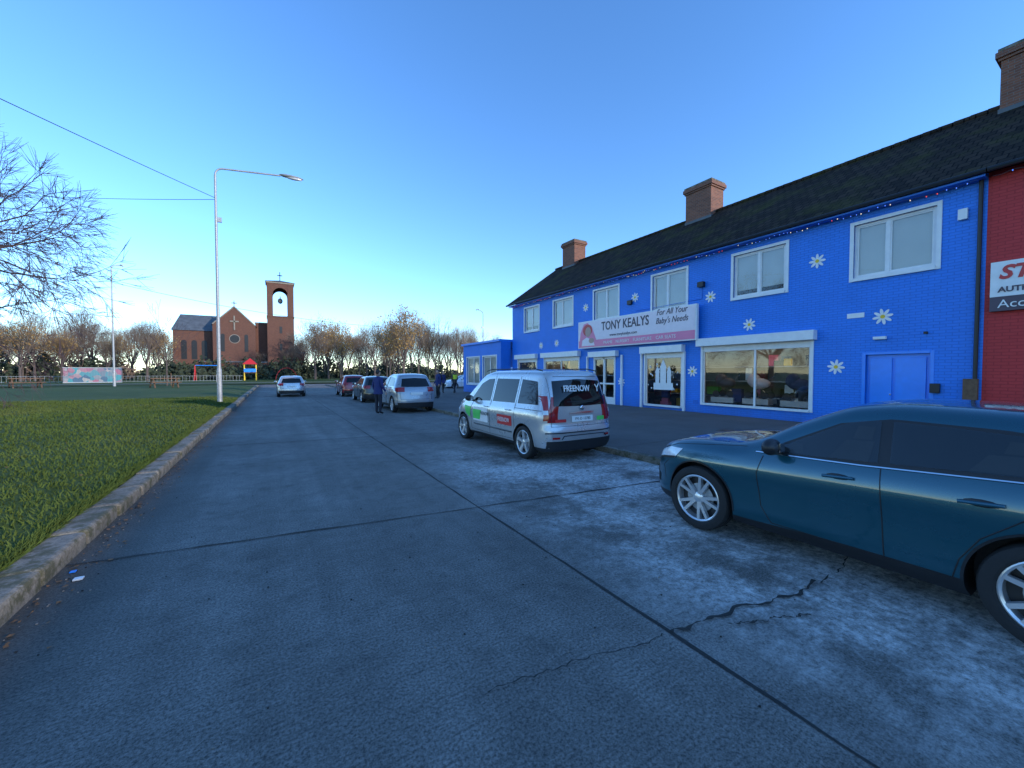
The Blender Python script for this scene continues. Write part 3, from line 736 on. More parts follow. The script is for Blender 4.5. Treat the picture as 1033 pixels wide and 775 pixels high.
def teal_car():
    E=empty('parked_car',(3.9+.89,-.66,0))
    L=4.12
    bd=Body(L,.89,[(0,1.22),(.12,1.31),(.5,1.385),(1.1,1.44),(1.65,1.45),(1.98,1.42),(2.35,1.27),(2.78,1.03),(2.95,.985),(3.4,.95),(3.75,.885),(3.98,.78),(4.12,.60)],[(0,1.07),(1.2,1.02),(2.6,.945),(4.1,.84)],zs=.20,k=.46,nf=5.5,nr=12,rear_in=((0,0),(.6,0),(.95,.04),(1.45,.3)),rc=.13)
    wy=(.95,3.28); rw=.34
    bd.mesh('body',E,M['teal'],(2.02,2.77),wy,rw,.09); wheels(E,.89,wy,rw,5,True)
    for sg in (-1,1):
        b=MB(); S=lambda y,z,o,sg=sg: bd.side(y,z,o,sg)
        patch(b,S,[(.42,1.065),(1.2,1.02),(1.9,.98),(2.66,.955)],[(.72,1.265),(1.2,1.322),(1.76,1.338),(2.08,1.275)],.003,'black',28,8)
        patch(b,S,[(1.86,1.0),(2.12,.99)],[(1.84,1.16),(2.02,1.15)],.006,'seat',8,4); patch(b,S,[(1.86,1.17),(1.98,1.165)],[(1.85,1.27),(1.96,1.265)],.006,'seat',6,4)
        patch(b,S,[(1.06,1.06),(1.34,1.045)],[(1.08,1.17),(1.26,1.16)],.006,'seat',8,4); patch(b,S,[(1.08,1.18),(1.20,1.175)],[(1.08,1.255),(1.18,1.255)],.006,'seat',6,4)
        patch(b,S,[(2.30,.99),(2.5,.98)],[(2.32,1.07),(2.40,1.07)],.006,'seat',6,4)
        patch(b,S,[(1.80,1.01),(2.2,.985),(2.58,.970)],[(1.82,1.318),(1.95,1.308),(2.08,1.258)],.012,'cabglass',12,6)
        patch(b,S,[(1.02,1.055),(1.4,1.035),(1.73,1.015)],[(1.02,1.285),(1.4,1.310),(1.75,1.319)],.012,'cabglass',12,6)
        patch(b,S,[(.52,1.08),(.75,1.068),(.97,1.058)],[(.76,1.25),(.85,1.265),(.97,1.28)],.008,'carglass',8,6)
        b.build('side_windows_%s'%('l' if sg<0 else 'r'),E,smooth=True)
        b=MB()
        seam(b,S,[(.42,1.058),(1.2,1.012),(1.9,.970),(2.69,.945)],.006,.0075,'chrome',8)
        seam(b,S,[(2.62,.92),(2.66,.75),(2.62,.45),(2.53,.31)]); seam(b,S,[(1.78,.98),(1.76,.7),(1.74,.31)]); seam(b,S,[(.98,1.02),(1.04,.85),(1.27,.62),(1.36,.45),(1.39,.31)])
        seam(b,S,[(2.53,.31),(1.39,.31)])
        seam(b,S,[(2.80,.975),(3.2,.93),(3.6,.88),(3.88,.79)],.001,.003)
        seam(b,S,[(3.70,.68),(3.80,.60),(3.76,.45)],.001,.003)
        for y in (1.17,1.93): 
            P=[S(y+.0,.865,.022),S(y+.2,.85,.026)]
            b.tube(P[0],P[1],.013,.013,8,'teal',True); b.ell(S(y+.1,.855,-.002),.01,.09,.026,'black',10,6)
        archlip(b,bd,wy[0],rw,sg,'blackp',.016); archlip(b,bd,wy[1],rw,sg,'blackp',.016)
        patch(b,S,[(3.60,.72),(3.82,.68),(3.95,.64)],[(3.50,.84),(3.72,.83),(3.90,.765)],.006,'lampw')
        patch(b,S,[(3.60,.72),(3.82,.68),(3.95,.64)],[(3.585,.745),(3.80,.71),(3.94,.67)],.009,'black')
        patch(b,S,[(3.90,.36),(4.00,.36)],[(3.90,.46),(4.00,.46)],.006,'black')
        patch(b,S,[(.05,.90),(.15,.90),(.3,.91)],[(.05,1.03),(.15,1.03),(.34,1.02)],.006,'tail')
        b.build('side_trim_%s'%('l' if sg<0 else 'r'),E,smooth=True)
    b=MB(); mirror_pair(b,bd,2.48,.97); b.ell((0,.45,1.43),.02,.07,.035,'black'); 
    b.build('mirrors',E,smooth=True)
    b=MB(); patch(b,bd.rear,[(-.6,1.05),(0,1.03),(.6,1.05)],[(-.5,1.22),(0,1.24),(.5,1.22)],.012,'carglass'); plate(b,bd,.7)
    patch(b,bd.front,[(-.5,.3),(0,.3),(.5,.3)],[(-.55,.52),(0,.52),(.55,.52)],.012,'black'); b.build('rear_and_grille',E,smooth=True)
    return E
def van():
    E=empty('taxi_van',(5.10,5.85,0),(0,0,R(.4))); q=.955
    L=4.45; bd=Body(L,.90,[(0,1.73),(.06,1.77),(.2,1.80),(1,1.82),(2.3,1.81),(2.7,1.74),(3.05,1.50),(3.45,1.20),(3.6,1.13),(3.95,1.05),(4.25,.90),(4.38,.78),(4.45,.62)],[(0,1.12),(1.5,1.10),(3,1.06),(4.4,.80)],zs=.22,k=.27,nr=30,nf=6,rear_in=((0,.02),(.45,-.04),(.62,-.04),(.70,.0),(1.05,.02),(1.75,.22)),rc=.11,zk=q)
    wy=(.74,3.56); rw=.325
    bd.mesh('body',E,M['silver'],(2.72,3.46),wy,rw,.05); wheels(E,.90,wy,rw,5,False)
    for sg in (-1,1):
        b=MB(); S=lambda y,z,o,sg=sg: bd.side(y,z*q,o,sg)
        patch(b,S,[(.26,1.14),(1.0,1.13)],[(.38,1.60),(1.0,1.64)],.004,'carglass'); patch(b,S,[(1.12,1.13),(2.05,1.11)],[(1.12,1.64),(2.05,1.64)],.004,'carglass')
        patch(b,S,[(2.17,1.11),(2.6,1.09),(3.18,1.06)],[(2.17,1.635),(2.45,1.62),(2.76,1.50)],.004,'carglass')
        seam(b,S,[(1.06,1.70),(1.06,.36)]); seam(b,S,[(2.11,1.70),(2.11,.34)]); seam(b,S,[(3.0,1.05),(3.1,.8),(3.05,.36)]); seam(b,S,[(3.05,.36),(2.11,.34),(1.06,.36)]); seam(b,S,[(.15,1.03),(1.06,1.03)],.002,.006)
        for y in (2.2,1.2): b.tube(S(y,.97,.02),S(y+.18,.97,.02),.014,.014,8,'silver',True)
        archlip(b,bd,wy[0],rw,sg,'silver',.03); archlip(b,bd,wy[1],rw,sg,'silver',.03)
        seam(b,S,[(.45+.7,.5),(2.9,.5)],.004,.018,'black')
        patch(b,S,[(3.15,.62),(3.35,.72)],[(3.05,.90),(3.5,.93)],.004,'greenp'); patch(b,S,[(2.2,.58),(2.95,.58)],[(2.2,.92),(2.95,.92)],.004,'white')
        patch(b,S,[(2.6,.62),(2.95,.62)],[(2.5,.86),(2.95,.86)],.006,'greenp'); patch(b,S,[(1.15,.62),(1.75,.62)],[(1.15,.84),(1.75,.84)],.005,'redp')
        patch(b,S,[(.02,.80),(.07,.80)],[(.02,1.3),(.06,1.3)],.006,'tail',6,6)
        patch(b,S,[(3.75,.72),(4.1,.66)],[(3.7,.9),(4.02,.82)],.006,'lampw')
        p=[(sg*.68,.35+i*.25,1.845*q+(.012 if 0<i<9 else -.03)) for i in range(10)]
        b.path(p,.012,6,'black'); b.build('side_parts_%s'%('l' if sg<0 else 'r'),E,smooth=True)
    b=MB(); RR=lambda x,z,o: bd.rear(x,z*q,o)
    patch(b,RR,[(-.64,1.12),(0,1.11),(.64,1.12)],[(-.59,1.61),(0,1.65),(.59,1.61)],.010,'carglass',16,6)
    for sg in (-1,1): patch(b,RR,[(sg*.75,.84),(sg*.84,.84)],[(sg*.72,1.32),(sg*.79,1.32)],.012,'tail',6,6)
    for sg in (-1,1): patch(b,RR,[(sg*.755,.96),(sg*.83,.96)],[(sg*.75,1.04),(sg*.825,1.04)],.016,'lampw',4,3)
    seam(b,RR,[(-.66,1.70),(-.69,1.1),(-.70,.72),(.70,.72),(.69,1.1),(.66,1.70),(-.66,1.70)],.004,.004)
    patch(b,RR,[(-.8,.26),(0,.26),(.8,.26)],[(-.8,.44),(0,.44),(.8,.44)],.012,'black',16,3)
    seam(b,RR,[(-.82,.60),(.82,.60)],.010,.012,'black'); patch(b,RR,[(-.3,.96),(.3,.96)],[(-.3,1.0),(.3,1.0)],.02,'chrome')
    yp=plate(b,bd,.82); b.ell((0,yp+.01,1.02),.05,.01,.05,'chrome'); patch(b,RR,[(-.62,.80),(-.38,.80)],[(-.62,.86),(-.38,.86)],.008,'redp'); patch(b,RR,[(.4,.80),(.6,.80)],[(.4,.88),(.6,.88)],.008,'greenp')
    for sg in (-1,1): patch(b,RR,[(sg*.55,.48),(sg*.7,.48)],[(sg*.55,.52),(sg*.7,.52)],.016,'tail',4,2)
    yb=bd.rear(0,.5,.05)[1]; b.path([(-.55,yb,.46),(-.5,yb,.52),(.5,yb,.52),(.55,yb,.46)],.010,6,'black')
    seam(b,RR,[(-.35,1.2),(.3,1.18)],.02,.006,'black')
    mirror_pair(b,bd,2.98,1.02); b.tube((0,.5,1.74),(0,.42,1.93),.006,.003,5,'black')
    b.build('rear_parts',E,smooth=True)
    text('rear_lettering','FREENOW',.165,(-.08,bd.rear(0,1.40,.014)[1]-.030,1.39),(R(78),0,0),'white',E,bold=.003,sx=.84); 
    b=MB(); p=bd.rear(0,1.40,.014)[1]-.03
    b.path([(.39,p+.01,1.47),(.44,p,1.40),(.49,p+.01,1.48)],.011,5,'white'); b.path([(.44,p,1.40),(.44,p-.01,1.33)],.011,5,'white'); b.build('logo',E)
    text('plate_text','191-D 12785',.075,(0,yp-.003,.82),(R(90),0,0),'black',E,ext=.001)
    text('side_text_a','FREENOW',.11,(-.915,2.33,.75),RX,'black',E,ext=.001,sx=.8)
    text('side_text_b','FREENOW',.13,(-.913,1.46,.70),RX,'white',E,ext=.001,sx=.8)
    return E
def hatch(name,x,y,pm,rot=0,h=1.48,L=4.2,suv=False):
    E=empty(name,(x,y,0),(0,0,R(rot))); s=h/1.48
    bd=Body(L,.89,[(0,1.26*s),(.1,1.38*s),(.5,1.45*s),(1.1,1.48*s),(1.7,1.475*s),(2.1,1.42*s),(2.9,1.03*s),(3.1,.98*s),(3.6,.92*s),(L-.2,.80*s),(L,.6*s)],[(0,1.02*s),(2,.96*s),(L,.84*s)],zs=.22,k=.42,nf=7,nr=14,rear_in=((0,.02),(.5,-.02),(.65,0),(.95,.06),(1.45,.38)))
    wy=(.75,3.32); rw=.33; bd.mesh('body',E,M[pm],(2.12,2.86),wy,rw,.12 if suv else .05); wheels(E,.89,wy,rw,5,True)
    b=MB()
    for sg in (-1,1):
        S=lambda y,z,o,sg=sg: bd.side(y,z,o,sg)
        patch(b,S,[(.5,1.03*s),(1.7,.99*s),(2.65,.97*s)],[(.78,1.32*s),(1.7,1.38*s),(2.18,1.30*s)],.004,'carglass',20,6)
        seam(b,S,[(1.72,1.38*s),(1.7,.3)],.006,.01); seam(b,S,[(2.6,.95*s),(2.6,.3)]); seam(b,S,[(1.0,.98*s),(1.2,.6),(1.3,.3)]); seam(b,S,[(2.6,.3),(1.3,.3)])
        archlip(b,bd,wy[0],rw,sg,'black' if suv else pm,.03); archlip(b,bd,wy[1],rw,sg,'black' if suv else pm,.03)
        patch(b,S,[(.03,.80*s),(.28,.84*s)],[(.03,.98*s),(.34,.96*s)],.006,'tail'); patch(b,bd.rear,[(sg*.5,.82*s),(sg*.80,.80*s)],[(sg*.5,.95*s),(sg*.80,.97*s)],.012,'tail')
        patch(b,bd.front,[(sg*.5,.60*s),(sg*.78,.62*s)],[(sg*.5,.72*s),(sg*.74,.74*s)],.015,'lampw')
        for y in (1.15,1.85): b.tube(S(y,.86*s,.018),S(y+.18,.86*s,.018),.014,.014,6,pm,True)
    mirror_pair(b,bd,2.5,.98*s,pm)
    patch(b,bd.rear,[(-.62,1.0*s),(0,.99*s),(.62,1.0*s)],[(-.52,1.30*s),(0,1.33*s),(.52,1.30*s)],.012,'carglass',14,6)
    seam(b,bd.rear,[(-.7,.98*s),(-.66,.58),(.66,.58),(.7,.98*s)],.004,.005); patch(b,bd.rear,[(-.75,.25),(0,.25),(.75,.25)],[(-.78,.44),(0,.44),(.78,.44)],.012,'black',14,3)
    plate(b,bd,.74*s); plate(b,bd,.45,rear=False); patch(b,bd.front,[(-.5,.32),(0,.32),(.5,.32)],[(-.5,.54),(0,.56),(.5,.54)],.01,'black')
    b.build('fittings',E,smooth=True); return E
teal_car(); van()
hatch('parked_car',5.2,16.4,'greyp',0,h=1.64,L=4.35,suv=True)
hatch('parked_car',5.15,23.0,'blackp',0); hatch('parked_car',5.0,29.6,'dkred',0,h=1.5)
hatch('silver_car',1.1,31.5,'silver',0,h=1.46); hatch('white_car',19.0,38,'whitep',90)

# ------------------------------------------------------------------ street furniture
def lamp(name,x,y,h,arm,ang,rise=.55,gz=.2,r=.085):
    E=empty(name,(x,y,gz),(0,0,ang)); b=MB(); h-=gz
    b.tube((0,0,-.1),(0,0,1.6),r*1.35,r*1.35,14,'galv',True); b.tube((0,0,1.6),(0,0,1.75),r*1.35,r,14,'galv'); b.tube((0,0,1.75),(0,0,h-.4),r,r*.62,14,'galv')
    pts=[(0,0,h-.4)]
    for i in range(7): t=i/6*math.pi/2*.92; pts.append((.35*(1-math.cos(t)),0,h-.4+.4*math.sin(t)))
    pts.append((arm*.72,0,h+rise*.55)); b.path(pts,r*.5,10,'galv')
    b.tube((0,0,h*.78),(.16,0,h*.78),.03,.03,8,'galv',True); b.box(-.02,.24,-.05,.05,h*.78-.12,h*.78+.12,'galv')
    b.box(-.12,-.09,-.1,.1,1.0,1.4,'galv')
    b.build('pole',E,smooth=True)
    b=MB(); a0=arm*.70; z0=h+rise*.52; z1=h+rise*.62
    b.ell(((a0+arm)/2,0,(z0+z1)/2+.04),(arm-a0)/2,.17,.09,'galv',18,8); b.ell(((a0+arm)/2+.12,0,(z0+z1)/2-.01),(arm-a0)/2*.7,.13,.085,'lampw',16,8)
    b.build('lantern',E,smooth=True); return E
lamp('street_lamp',-2.40,25.6,12.25,4.05,0); lamp('street_lamp',-14.4,57.7,13,.9,R(20),.15,.2,.09); lamp('street_lamp',22.7,44.7,9.4,1.0,R(190),.15,.1,.08)
def wire(name,a,c,sag,r):
    b=MB(); P=[]
    for i in range(21): t=i/20; P.append((a[0]*(1-t)+c[0]*t,a[1]*(1-t)+c[1]*t,a[2]*(1-t)+c[2]*t-sag*4*t*(1-t)))
    for p,q in zip(P[:-1],P[1:]): b.tube(p,q,r,r,5,'black')
    b.build(name)
wire('overhead_wire',(-2.45,25.6,10.7),(-14,8.5,9.6),.15,.014)
wire('overhead_wire',(-2.45,25.6,10.6),(-22.8,50.6,16.2),.25,.014)
wire('overhead_wire',(-14.4,57.7,11.2),(22.7,60,8.6),1.2,.018)
def table(x,y,rot,sc=1):
    b=MB(); b.box(-.9,.9,-.38,.38,.72,.78,'wood')
    for s_ in (-1,1):
        b.box(-.9,.9,s_*.72-.14,s_*.72+.14,.42,.47,'wood')
        for e in (-.7,.7): b.tube((e,s_*.25,.72),(e,s_*.75,0),.05,.05,6,'wood',True)
    for e in (-.7,.7): b.box(e-.04,e+.04,-.75,.75,.36,.42,'wood')
    o=b.build('picnic_table',None,loc=(x,y,.2),rot=(0,0,rot)); o.scale=(sc,sc,sc)
def px2w(px,d):
    u=(px-516)/400; r=u*d; return (r*.8565+d*.516,-r*.516+d*.8565)
table(*px2w(25,38),.5,1.25); table(*px2w(165,39),.4,1.25)
m,nt,bb=newmat('mural_paint'); vo=N(nt,'ShaderNodeTexVoronoi'); vo.inputs['Scale'].default_value=1.6; tc=N(nt,'ShaderNodeTexCoord'); nt.links.new(tc.outputs['Object'],vo.inputs['Vector']); se=N(nt,'ShaderNodeSeparateColor'); nt.links.new(vo.outputs['Color'],se.inputs[0])
nt.links.new(ramp(nt,se.outputs[0],[(.1,(.05,.26,.30)),(.35,(.34,.12,.18)),(.6,(.34,.32,.31)),(.85,(.06,.13,.2))]),bb.inputs['Base Color']); M['mural']=m
b=MB(); b.box(-3.1,3.1,-1.2,1.2,.15,2.3,'mural')
for i in range(21): b.box(-3.0+i*.3,-2.88+i*.3,-1.24,-1.2,.25,2.2,'mural')
b.box(-3.15,3.15,-1.25,1.25,2.3,2.4,'galv'); b.box(-3.15,3.15,-1.25,1.25,.02,.15,'galv'); b.build('shipping_container',None,loc=(-24,87,.1),rot=(0,0,R(10)))
PG=empty('playground_frame',(-4,98,.1))
b=MB()
for dx in (-1,1):
    for dy in (-1,1): b.tube((dx,dy,0),(dx,dy,3.4),.09,.09,8,'yellow',True)
b.box(-1.1,1.1,-1.1,1.1,1.5,1.62,'wood'); b.poly([(-1.3,-1.3,3.3),(1.3,-1.3,3.3),(0,0,4.6)],'redp'); b.poly([(1.3,-1.3,3.3),(1.3,1.3,3.3),(0,0,4.6)],'redp'); b.poly([(-1.3,1.3,3.3),(-1.3,-1.3,3.3),(0,0,4.6)],'redp')
b.poly([(1.1,-.3,1.6),(1.1,.3,1.6),(4,.3,.3),(4,-.3,.3)],'yellow'); b.box(-1.05,1.05,-1.12,-1.06,1.7,2.4,'doorblue')
for i in range(7): b.tube((-1.1-.25*i,-.5,1.5-.2*i),(-1.1-.25*i,.5,1.5-.2*i),.04,.04,6,'galv')
for x0 in (-9,-5): 
    for s_ in (-1,1): b.tube((x0,s_*1.2,0),(x0,0,3.0),.07,.07,8,'redp',True)
b.tube((-9,0,3.0),(-5,0,3.0),.07,.07,8,'doorblue',True)
for x0 in (-8,-7.4,-6.5,-5.9): b.tube((x0,0,3.0),(x0,0,.7),.02,.02,4,'black')
b.box(-8,-7.4,-.1,.1,.66,.7,'black'); b.box(-6.5,-5.9,-.1,.1,.66,.7,'black')
# climbing arch
for yy in (-.6,.6):
    P=[(6.5+2*math.cos(math.pi*i/10),yy,2.6*math.sin(math.pi*i/10)) for i in range(11)]; b.path(P,.06,6,'redp')
for i in range(1,10): b.tube((6.5+2*math.cos(math.pi*i/10),-.6,2.6*math.sin(math.pi*i/10)),(6.5+2*math.cos(math.pi*i/10),.6,2.6*math.sin(math.pi*i/10)),.04,.04,6,'yellow')
b.build('frames_and_slide',PG)
b=MB()
for i in range(140):
    x=-75+i*.5; b.tube((x,92,0),(x,92,1.15),.02,.02,4,'galv')
b.tube((-75,92,1.1),(-5,92,1.1),.03,.03,4,'galv'); b.tube((-75,92,.2),(-5,92,.2),.03,.03,4,'galv'); b.build('park_railing')

# ------------------------------------------------------------------ church
CH=empty('brick_church')
b=MB(); bk='churchbrick'; st_='stone'
def gable_block(x0,x1,y0,y1,ze,zr):
    xm=(x0+x1)/2
    for y in (y0,y1): b.poly([(x0,y,0),(x1,y,0),(x1,y,ze),(xm,y,zr),(x0,y,ze)],bk)
    b.poly([(x0,y0,0),(x0,y1,0),(x0,y1,ze),(x0,y0,ze)],bk); b.poly([(x1,y0,0),(x1,y1,0),(x1,y1,ze),(x1,y0,ze)],bk)
    e=.3; b.poly([(x0-e,y0+.3,ze-.1),(x0-e,y1,ze-.1),(xm,y1,zr+.1),(xm,y0+.3,zr+.1)],'slate'); b.poly([(x1+e,y0+.3,ze-.1),(x1+e,y1,ze-.1),(xm,y1,zr+.1),(xm,y0+.3,zr+.1)],'slate')
    for a,c in (((x0,ze),(xm,zr)),((x1,ze),(xm,zr))): b.tube((a[0],y0,a[1]+.1),(c[0],y0,c[1]+.1),.18,.18,4,st_,True)
gable_block(-12.6,-3.7,122,152,13.6,18.2)
b.box(-20.7,-12.6,125,136,0,12.2,bk)
b.poly([(-21,124.7,12.1),(-12.6,124.7,12.1),(-12.6,130.5,16.6),(-20.0,130.5,16.6)],'slate'); b.poly([(-21,136.3,12.1),(-12.6,136.3,12.1),(-12.6,130.5,16.6),(-20.0,130.5,16.6)],'slate'); b.poly([(-21,124.7,12.1),(-21,136.3,12.1),(-20,130.5,16.6)],'slate')
b.box(-3.7,-1.1,124,136,0,14.6,bk); b.box(-3.9,-1.1,123.8,136,14.6,14.9,st_)
b.box(-15,-1.2,119.5,122,0,4.2,bk); b.box(-15.2,-1.2,119.3,122,4.2,4.5,'slate'); b.box(5,7.5,124,134,0,7,bk); b.box(5,7.7,123.8,134.2,7,7.3,'slate')
def arched(x,z0,z1,w,y,mat='black'):
    pts=[(x-w/2,y,z0),(x+w/2,y,z0)]+[(x+w/2*math.cos(t*math.pi/8),y,z1+w/2*math.sin(t*math.pi/8)) for t in range(9)]
    b.poly(pts,mat)
for x in (-18.6,-16.6,-14.6): arched(x,5,9.2,1.1,124.96)
for x in (-10.6,-5.7): arched(x,7,11,.8,121.95)
b.poly([(-8.15+1.15*math.cos(t*.314),121.96,10.2+1.15*math.sin(t*.314)) for t in range(20)],st_); b.poly([(-8.15+1.0*math.cos(t*.314),121.93,10.2+1.0*math.sin(t*.314)) for t in range(20)],'black')
b.box(-8.3,-8.0,121.8,121.95,12.4,16,st_); b.box(-9.1,-7.2,121.8,121.95,14.4,14.75,st_)
b.box(-8.25,-8.05,122,122.2,18.2,19.8,st_); b.box(-8.7,-7.6,122,122.2,19.1,19.3,st_)
for x in (-13.4,-9.5,-6,-2.8): arched(x,.8,2.6,1.2,119.46)
x0,x1,y0,y1=-1.1,5.0,121,127; t=1.35
b.box(x0,x1,y0,y1,0,16.2,bk); b.box(x0-.12,x1+.12,y0-.12,y1+.12,16.2,16.5,bk)
for xx in (x0,x1-t):
    for yy in (y0,y1-t): b.box(xx,xx+t,yy,yy+t,16.5,25.0,bk)
xm=(x0+x1)/2; w=(x1-x0)/2-t
for y in (y0+.05,y1-.05):
    k=12; arc=[(xm+w*math.cos(math.pi*i/k),22.2+w*math.sin(math.pi*i/k)) for i in range(k+1)]
    for a,c in zip(arc[:-1],arc[1:]): b.poly([(a[0],y,a[1]),(c[0],y,c[1]),(c[0],y,25),(a[0],y,25)],bk)
ym=(y0+y1)/2
for x in (x0+.05,x1-.05):
    arc=[(ym+w*math.cos(math.pi*i/12),22.2+w*math.sin(math.pi*i/12)) for i in range(13)]
    for a,c in zip(arc[:-1],arc[1:]): b.poly([(x,a[0],a[1]),(x,c[0],c[1]),(x,c[0],25),(x,a[0],25)],bk)
b.box(x0-.1,x1+.1,y0-.1,y1+.1,25.0,25.4,st_); b.poly([(x0-.3,y0-.3,25.42),(x1+.3,y0-.3,25.42),(xm,ym,26.4)],'slate'); b.poly([(x1+.3,y0-.3,25.42),(x1+.3,y1+.3,25.42),(xm,ym,26.4)],'slate'); b.poly([(x0-.3,y1+.3,25.42),(x0-.3,y0-.3,25.42),(xm,ym,26.4)],'slate'); b.poly([(x0-.3,y1+.3,25.42),(x1+.3,y1+.3,25.42),(xm,ym,26.4)],'slate')
b.box(xm-.1,xm+.1,ym-.1,ym+.1,26.2,28.6,'black'); b.box(xm-.6,xm+.6,ym-.1,ym+.1,27.6,27.8,'black')
b.ell((xm,ym,20.9),.6,.6,.75,'slate'); b.box(xm-.08,xm+.08,y0+.6,y1-.6,21.6,21.8,'black')
for z in (3,7.5,12): b.box(xm-.3,xm+.3,y0-.05,y0-.01,z,z+1.8,'black')
b.build('church_body',CH)

# ------------------------------------------------------------------ trees
def grow(b,p,d,l,r,depth,rnd,mat_b,mat_t,tips,nch=3,spread=.6,droop=0.,shrink=.72,minr=.004,up=.12):
    segs=2
    for i in range(segs):
        d=(d+Vector((rnd.gauss(0,.13),rnd.gauss(0,.13),rnd.gauss(0,.09)+up*.3-droop))).normalized()
        q=p+d*(l/segs); r2=max(minr,r*(.86 if depth else .6)); b.tube(p,q,r,r2,6 if r>.06 else 3,mat_b if r>.03 else mat_t); 
        p=q; r=r2
        if depth>0 and i==0 and rnd.random()<.6:
            a=d.orthogonal().normalized(); a.rotate(Matrix.Rotation(rnd.uniform(0,6.28),3,d)); dd=(d*.7+a*.8).normalized()
            grow(b,p,dd,l*shrink*.8,r*.55,depth-1,rnd,mat_b,mat_t,tips,nch,spread,droop,shrink,minr,up)
    if depth==0: tips.append((p,d)); return
    for k in range(nch):
        a=d.orthogonal().normalized(); a.rotate(Matrix.Rotation(k*6.283/nch+rnd.uniform(-.6,.6),3,d))
        sp=spread*rnd.uniform(.6,1.3); dd=(d+a*sp+Vector((0,0,up-droop))).normalized()
        grow(b,p,dd,l*shrink*rnd.uniform(.8,1.15),r*(.68 if k else .78),depth-1,rnd,mat_b,mat_t,tips,nch,spread,droop,shrink,minr,up)
rnd=random.Random(11); b=MB(); tips=[]
b.tube((0,0,-.3),(0,0,.4),.36,.24,10,'bark'); b.tube((0,0,.4),(0.05,0,2.3),.24,.20,10,'bark')
for k in range(6):
    a=k*1.047+.3; d=Vector((math.cos(a)*.95,math.sin(a)*.95,.62 if k%2 else 1.0)).normalized()
    grow(b,Vector((.05,0,2.1+.15*(k%3))),d,2.5,.11,5,rnd,'bark','twig',tips,3,.62,.05,.70,.0055,.05)
for p,d in tips:
    for _ in range(4):
        v=(d+Vector((rnd.gauss(0,.5),rnd.gauss(0,.5),rnd.gauss(-.1,.35)))).normalized(); b.tube(p-d*rnd.uniform(0,.25),p+v*rnd.uniform(.2,.5),.0055,.003,3,'twig')
o=b.build('bare_tree',None,loc=(-11.6,19.6,.2)); o.scale=(1.10,1.10,1.22)
def dist_tree(seed,kind,h):
    rnd=random.Random(seed); b=MB(); tips=[]
    b.tube((0,0,-.2),(0,0,h*.22),h*.020,h*.015,7,'bark')
    for k in range(5):
        a=k*1.257+rnd.uniform(-.3,.3); o=.42 if k else .1
        d=Vector((math.cos(a)*o,math.sin(a)*o,1)).normalized()
        grow(b,Vector((0,0,h*(.14+.04*k))),d,h*.23,h*.009,3,rnd,'bark','twigd',tips,3,.48,0,.74,.018,.2)
    for p,d in tips:
        for _ in range(10 if kind=='bare' else 6):
            v=(d+Vector((rnd.gauss(0,.55),rnd.gauss(0,.55),rnd.gauss(.15,.4)))).normalized(); q=p+Vector((rnd.gauss(0,.35),rnd.gauss(0,.35),rnd.gauss(0,.35))); e=q+v*rnd.uniform(.5,1.2); s_=v.orthogonal().normalized()*.014
            b.poly([q-s_,q+s_,e],'twigd')
        if kind!='bare':
            for _ in range(5):
                q=p+Vector((rnd.gauss(0,.5),rnd.gauss(0,.5),rnd.gauss(0,.5))); u=Vector((rnd.gauss(0,1),rnd.gauss(0,1),rnd.gauss(0,1))).normalized(); v=u.orthogonal(); s_=rnd.uniform(.06,.14)
                b.poly([q-u*s_,q+v*s_,q+u*s_,q-v*s_],'twiggold')
    o=b.build('src'); me=o.data; bpy.data.objects.remove(o); return me
VB=[dist_tree(s,'bare',12) for s in (1,2,3,4)]; VG=[dist_tree(s,'gold',11) for s in (5,6)]
DT=empty('distant_trees'); k=0
def put(me,x,y,sc):
    global k; k+=1
    o=bpy.data.objects.new('tree_%d'%k,me); COL.objects.link(o); o.parent=DT; o.location=(x,y,0); o.rotation_euler=(0,0,random.uniform(0,6.28)); o.scale=(sc*random.uniform(.7,1.1),sc*random.uniform(.7,1.1),sc)
rr=random.Random(5)
for px in range(-60,172,13):
    d=rr.uniform(70,98); x,y=px2w(px+rr.uniform(-5,5),d); put(VG[0] if rr.random()<.3 else rr.choice(VB),x,y,(rr.uniform(40,80)/400*d+1.7)/13.5)
for px in range(-60,175,12):
    d=rr.uniform(105,135); x,y=px2w(px+rr.uniform(-4,4),d); put(rr.choice(VB),x,y,(rr.uniform(38,64)/400*d+1.7)/13.5)
for px in range(306,500,9):
    d=rr.uniform(78,120); x,y=px2w(px+rr.uniform(-3,3),d); put(rr.choice(VB) if rr.random()<.8 else VG[1],x,y,(rr.uniform(38,68)/400*d+1.7)/13.5)
for px in range(300,500,11):
    d=rr.uniform(130,160); x,y=px2w(px+rr.uniform(-3,3),d); put(rr.choice(VB),x,y,(rr.uniform(36,54)/400*d+1.7)/13.5)
for px,d,hp in ((407,70,76),(393,74,54),(20,70,66),(62,76,50),(345,80,58)):
    x,y=px2w(px,d); put(VG[px%2],x,y,(hp/400*d+1.7)/12.5)
for px in range(160,310,10):
    d=rr.uniform(150,170); x,y=px2w(px,d); put(rr.choice(VB),x,y,(rr.uniform(28,40)/400*d+1.7)/13.5)
for px,hp in ((182,34),(205,26),(228,30),(262,26),(296,36)):
    x,y=px2w(px,104); put(rr.choice(VB),x,y,(hp/400*104+1.7)/13.5)
rnd=random.Random(21); b=MB(); tips=[]; b.tube((0,0,-.1),(0,0,3.5),.07,.05,8,'bark')
for kk in range(4): grow(b,Vector((0,0,2.2+.45*kk)),Vector((math.cos(kk*1.6)*.4,math.sin(kk*1.6)*.4,1)).normalized(),1.9,.035,3,rnd,'bark','twig',tips,2,.35,0,.78,.01,.25)
b.tube((.35,0,0),(.35,0,1.5),.04,.04,6,'wood',True); b.build('young_tree',None,loc=(*px2w(168,44),.15))
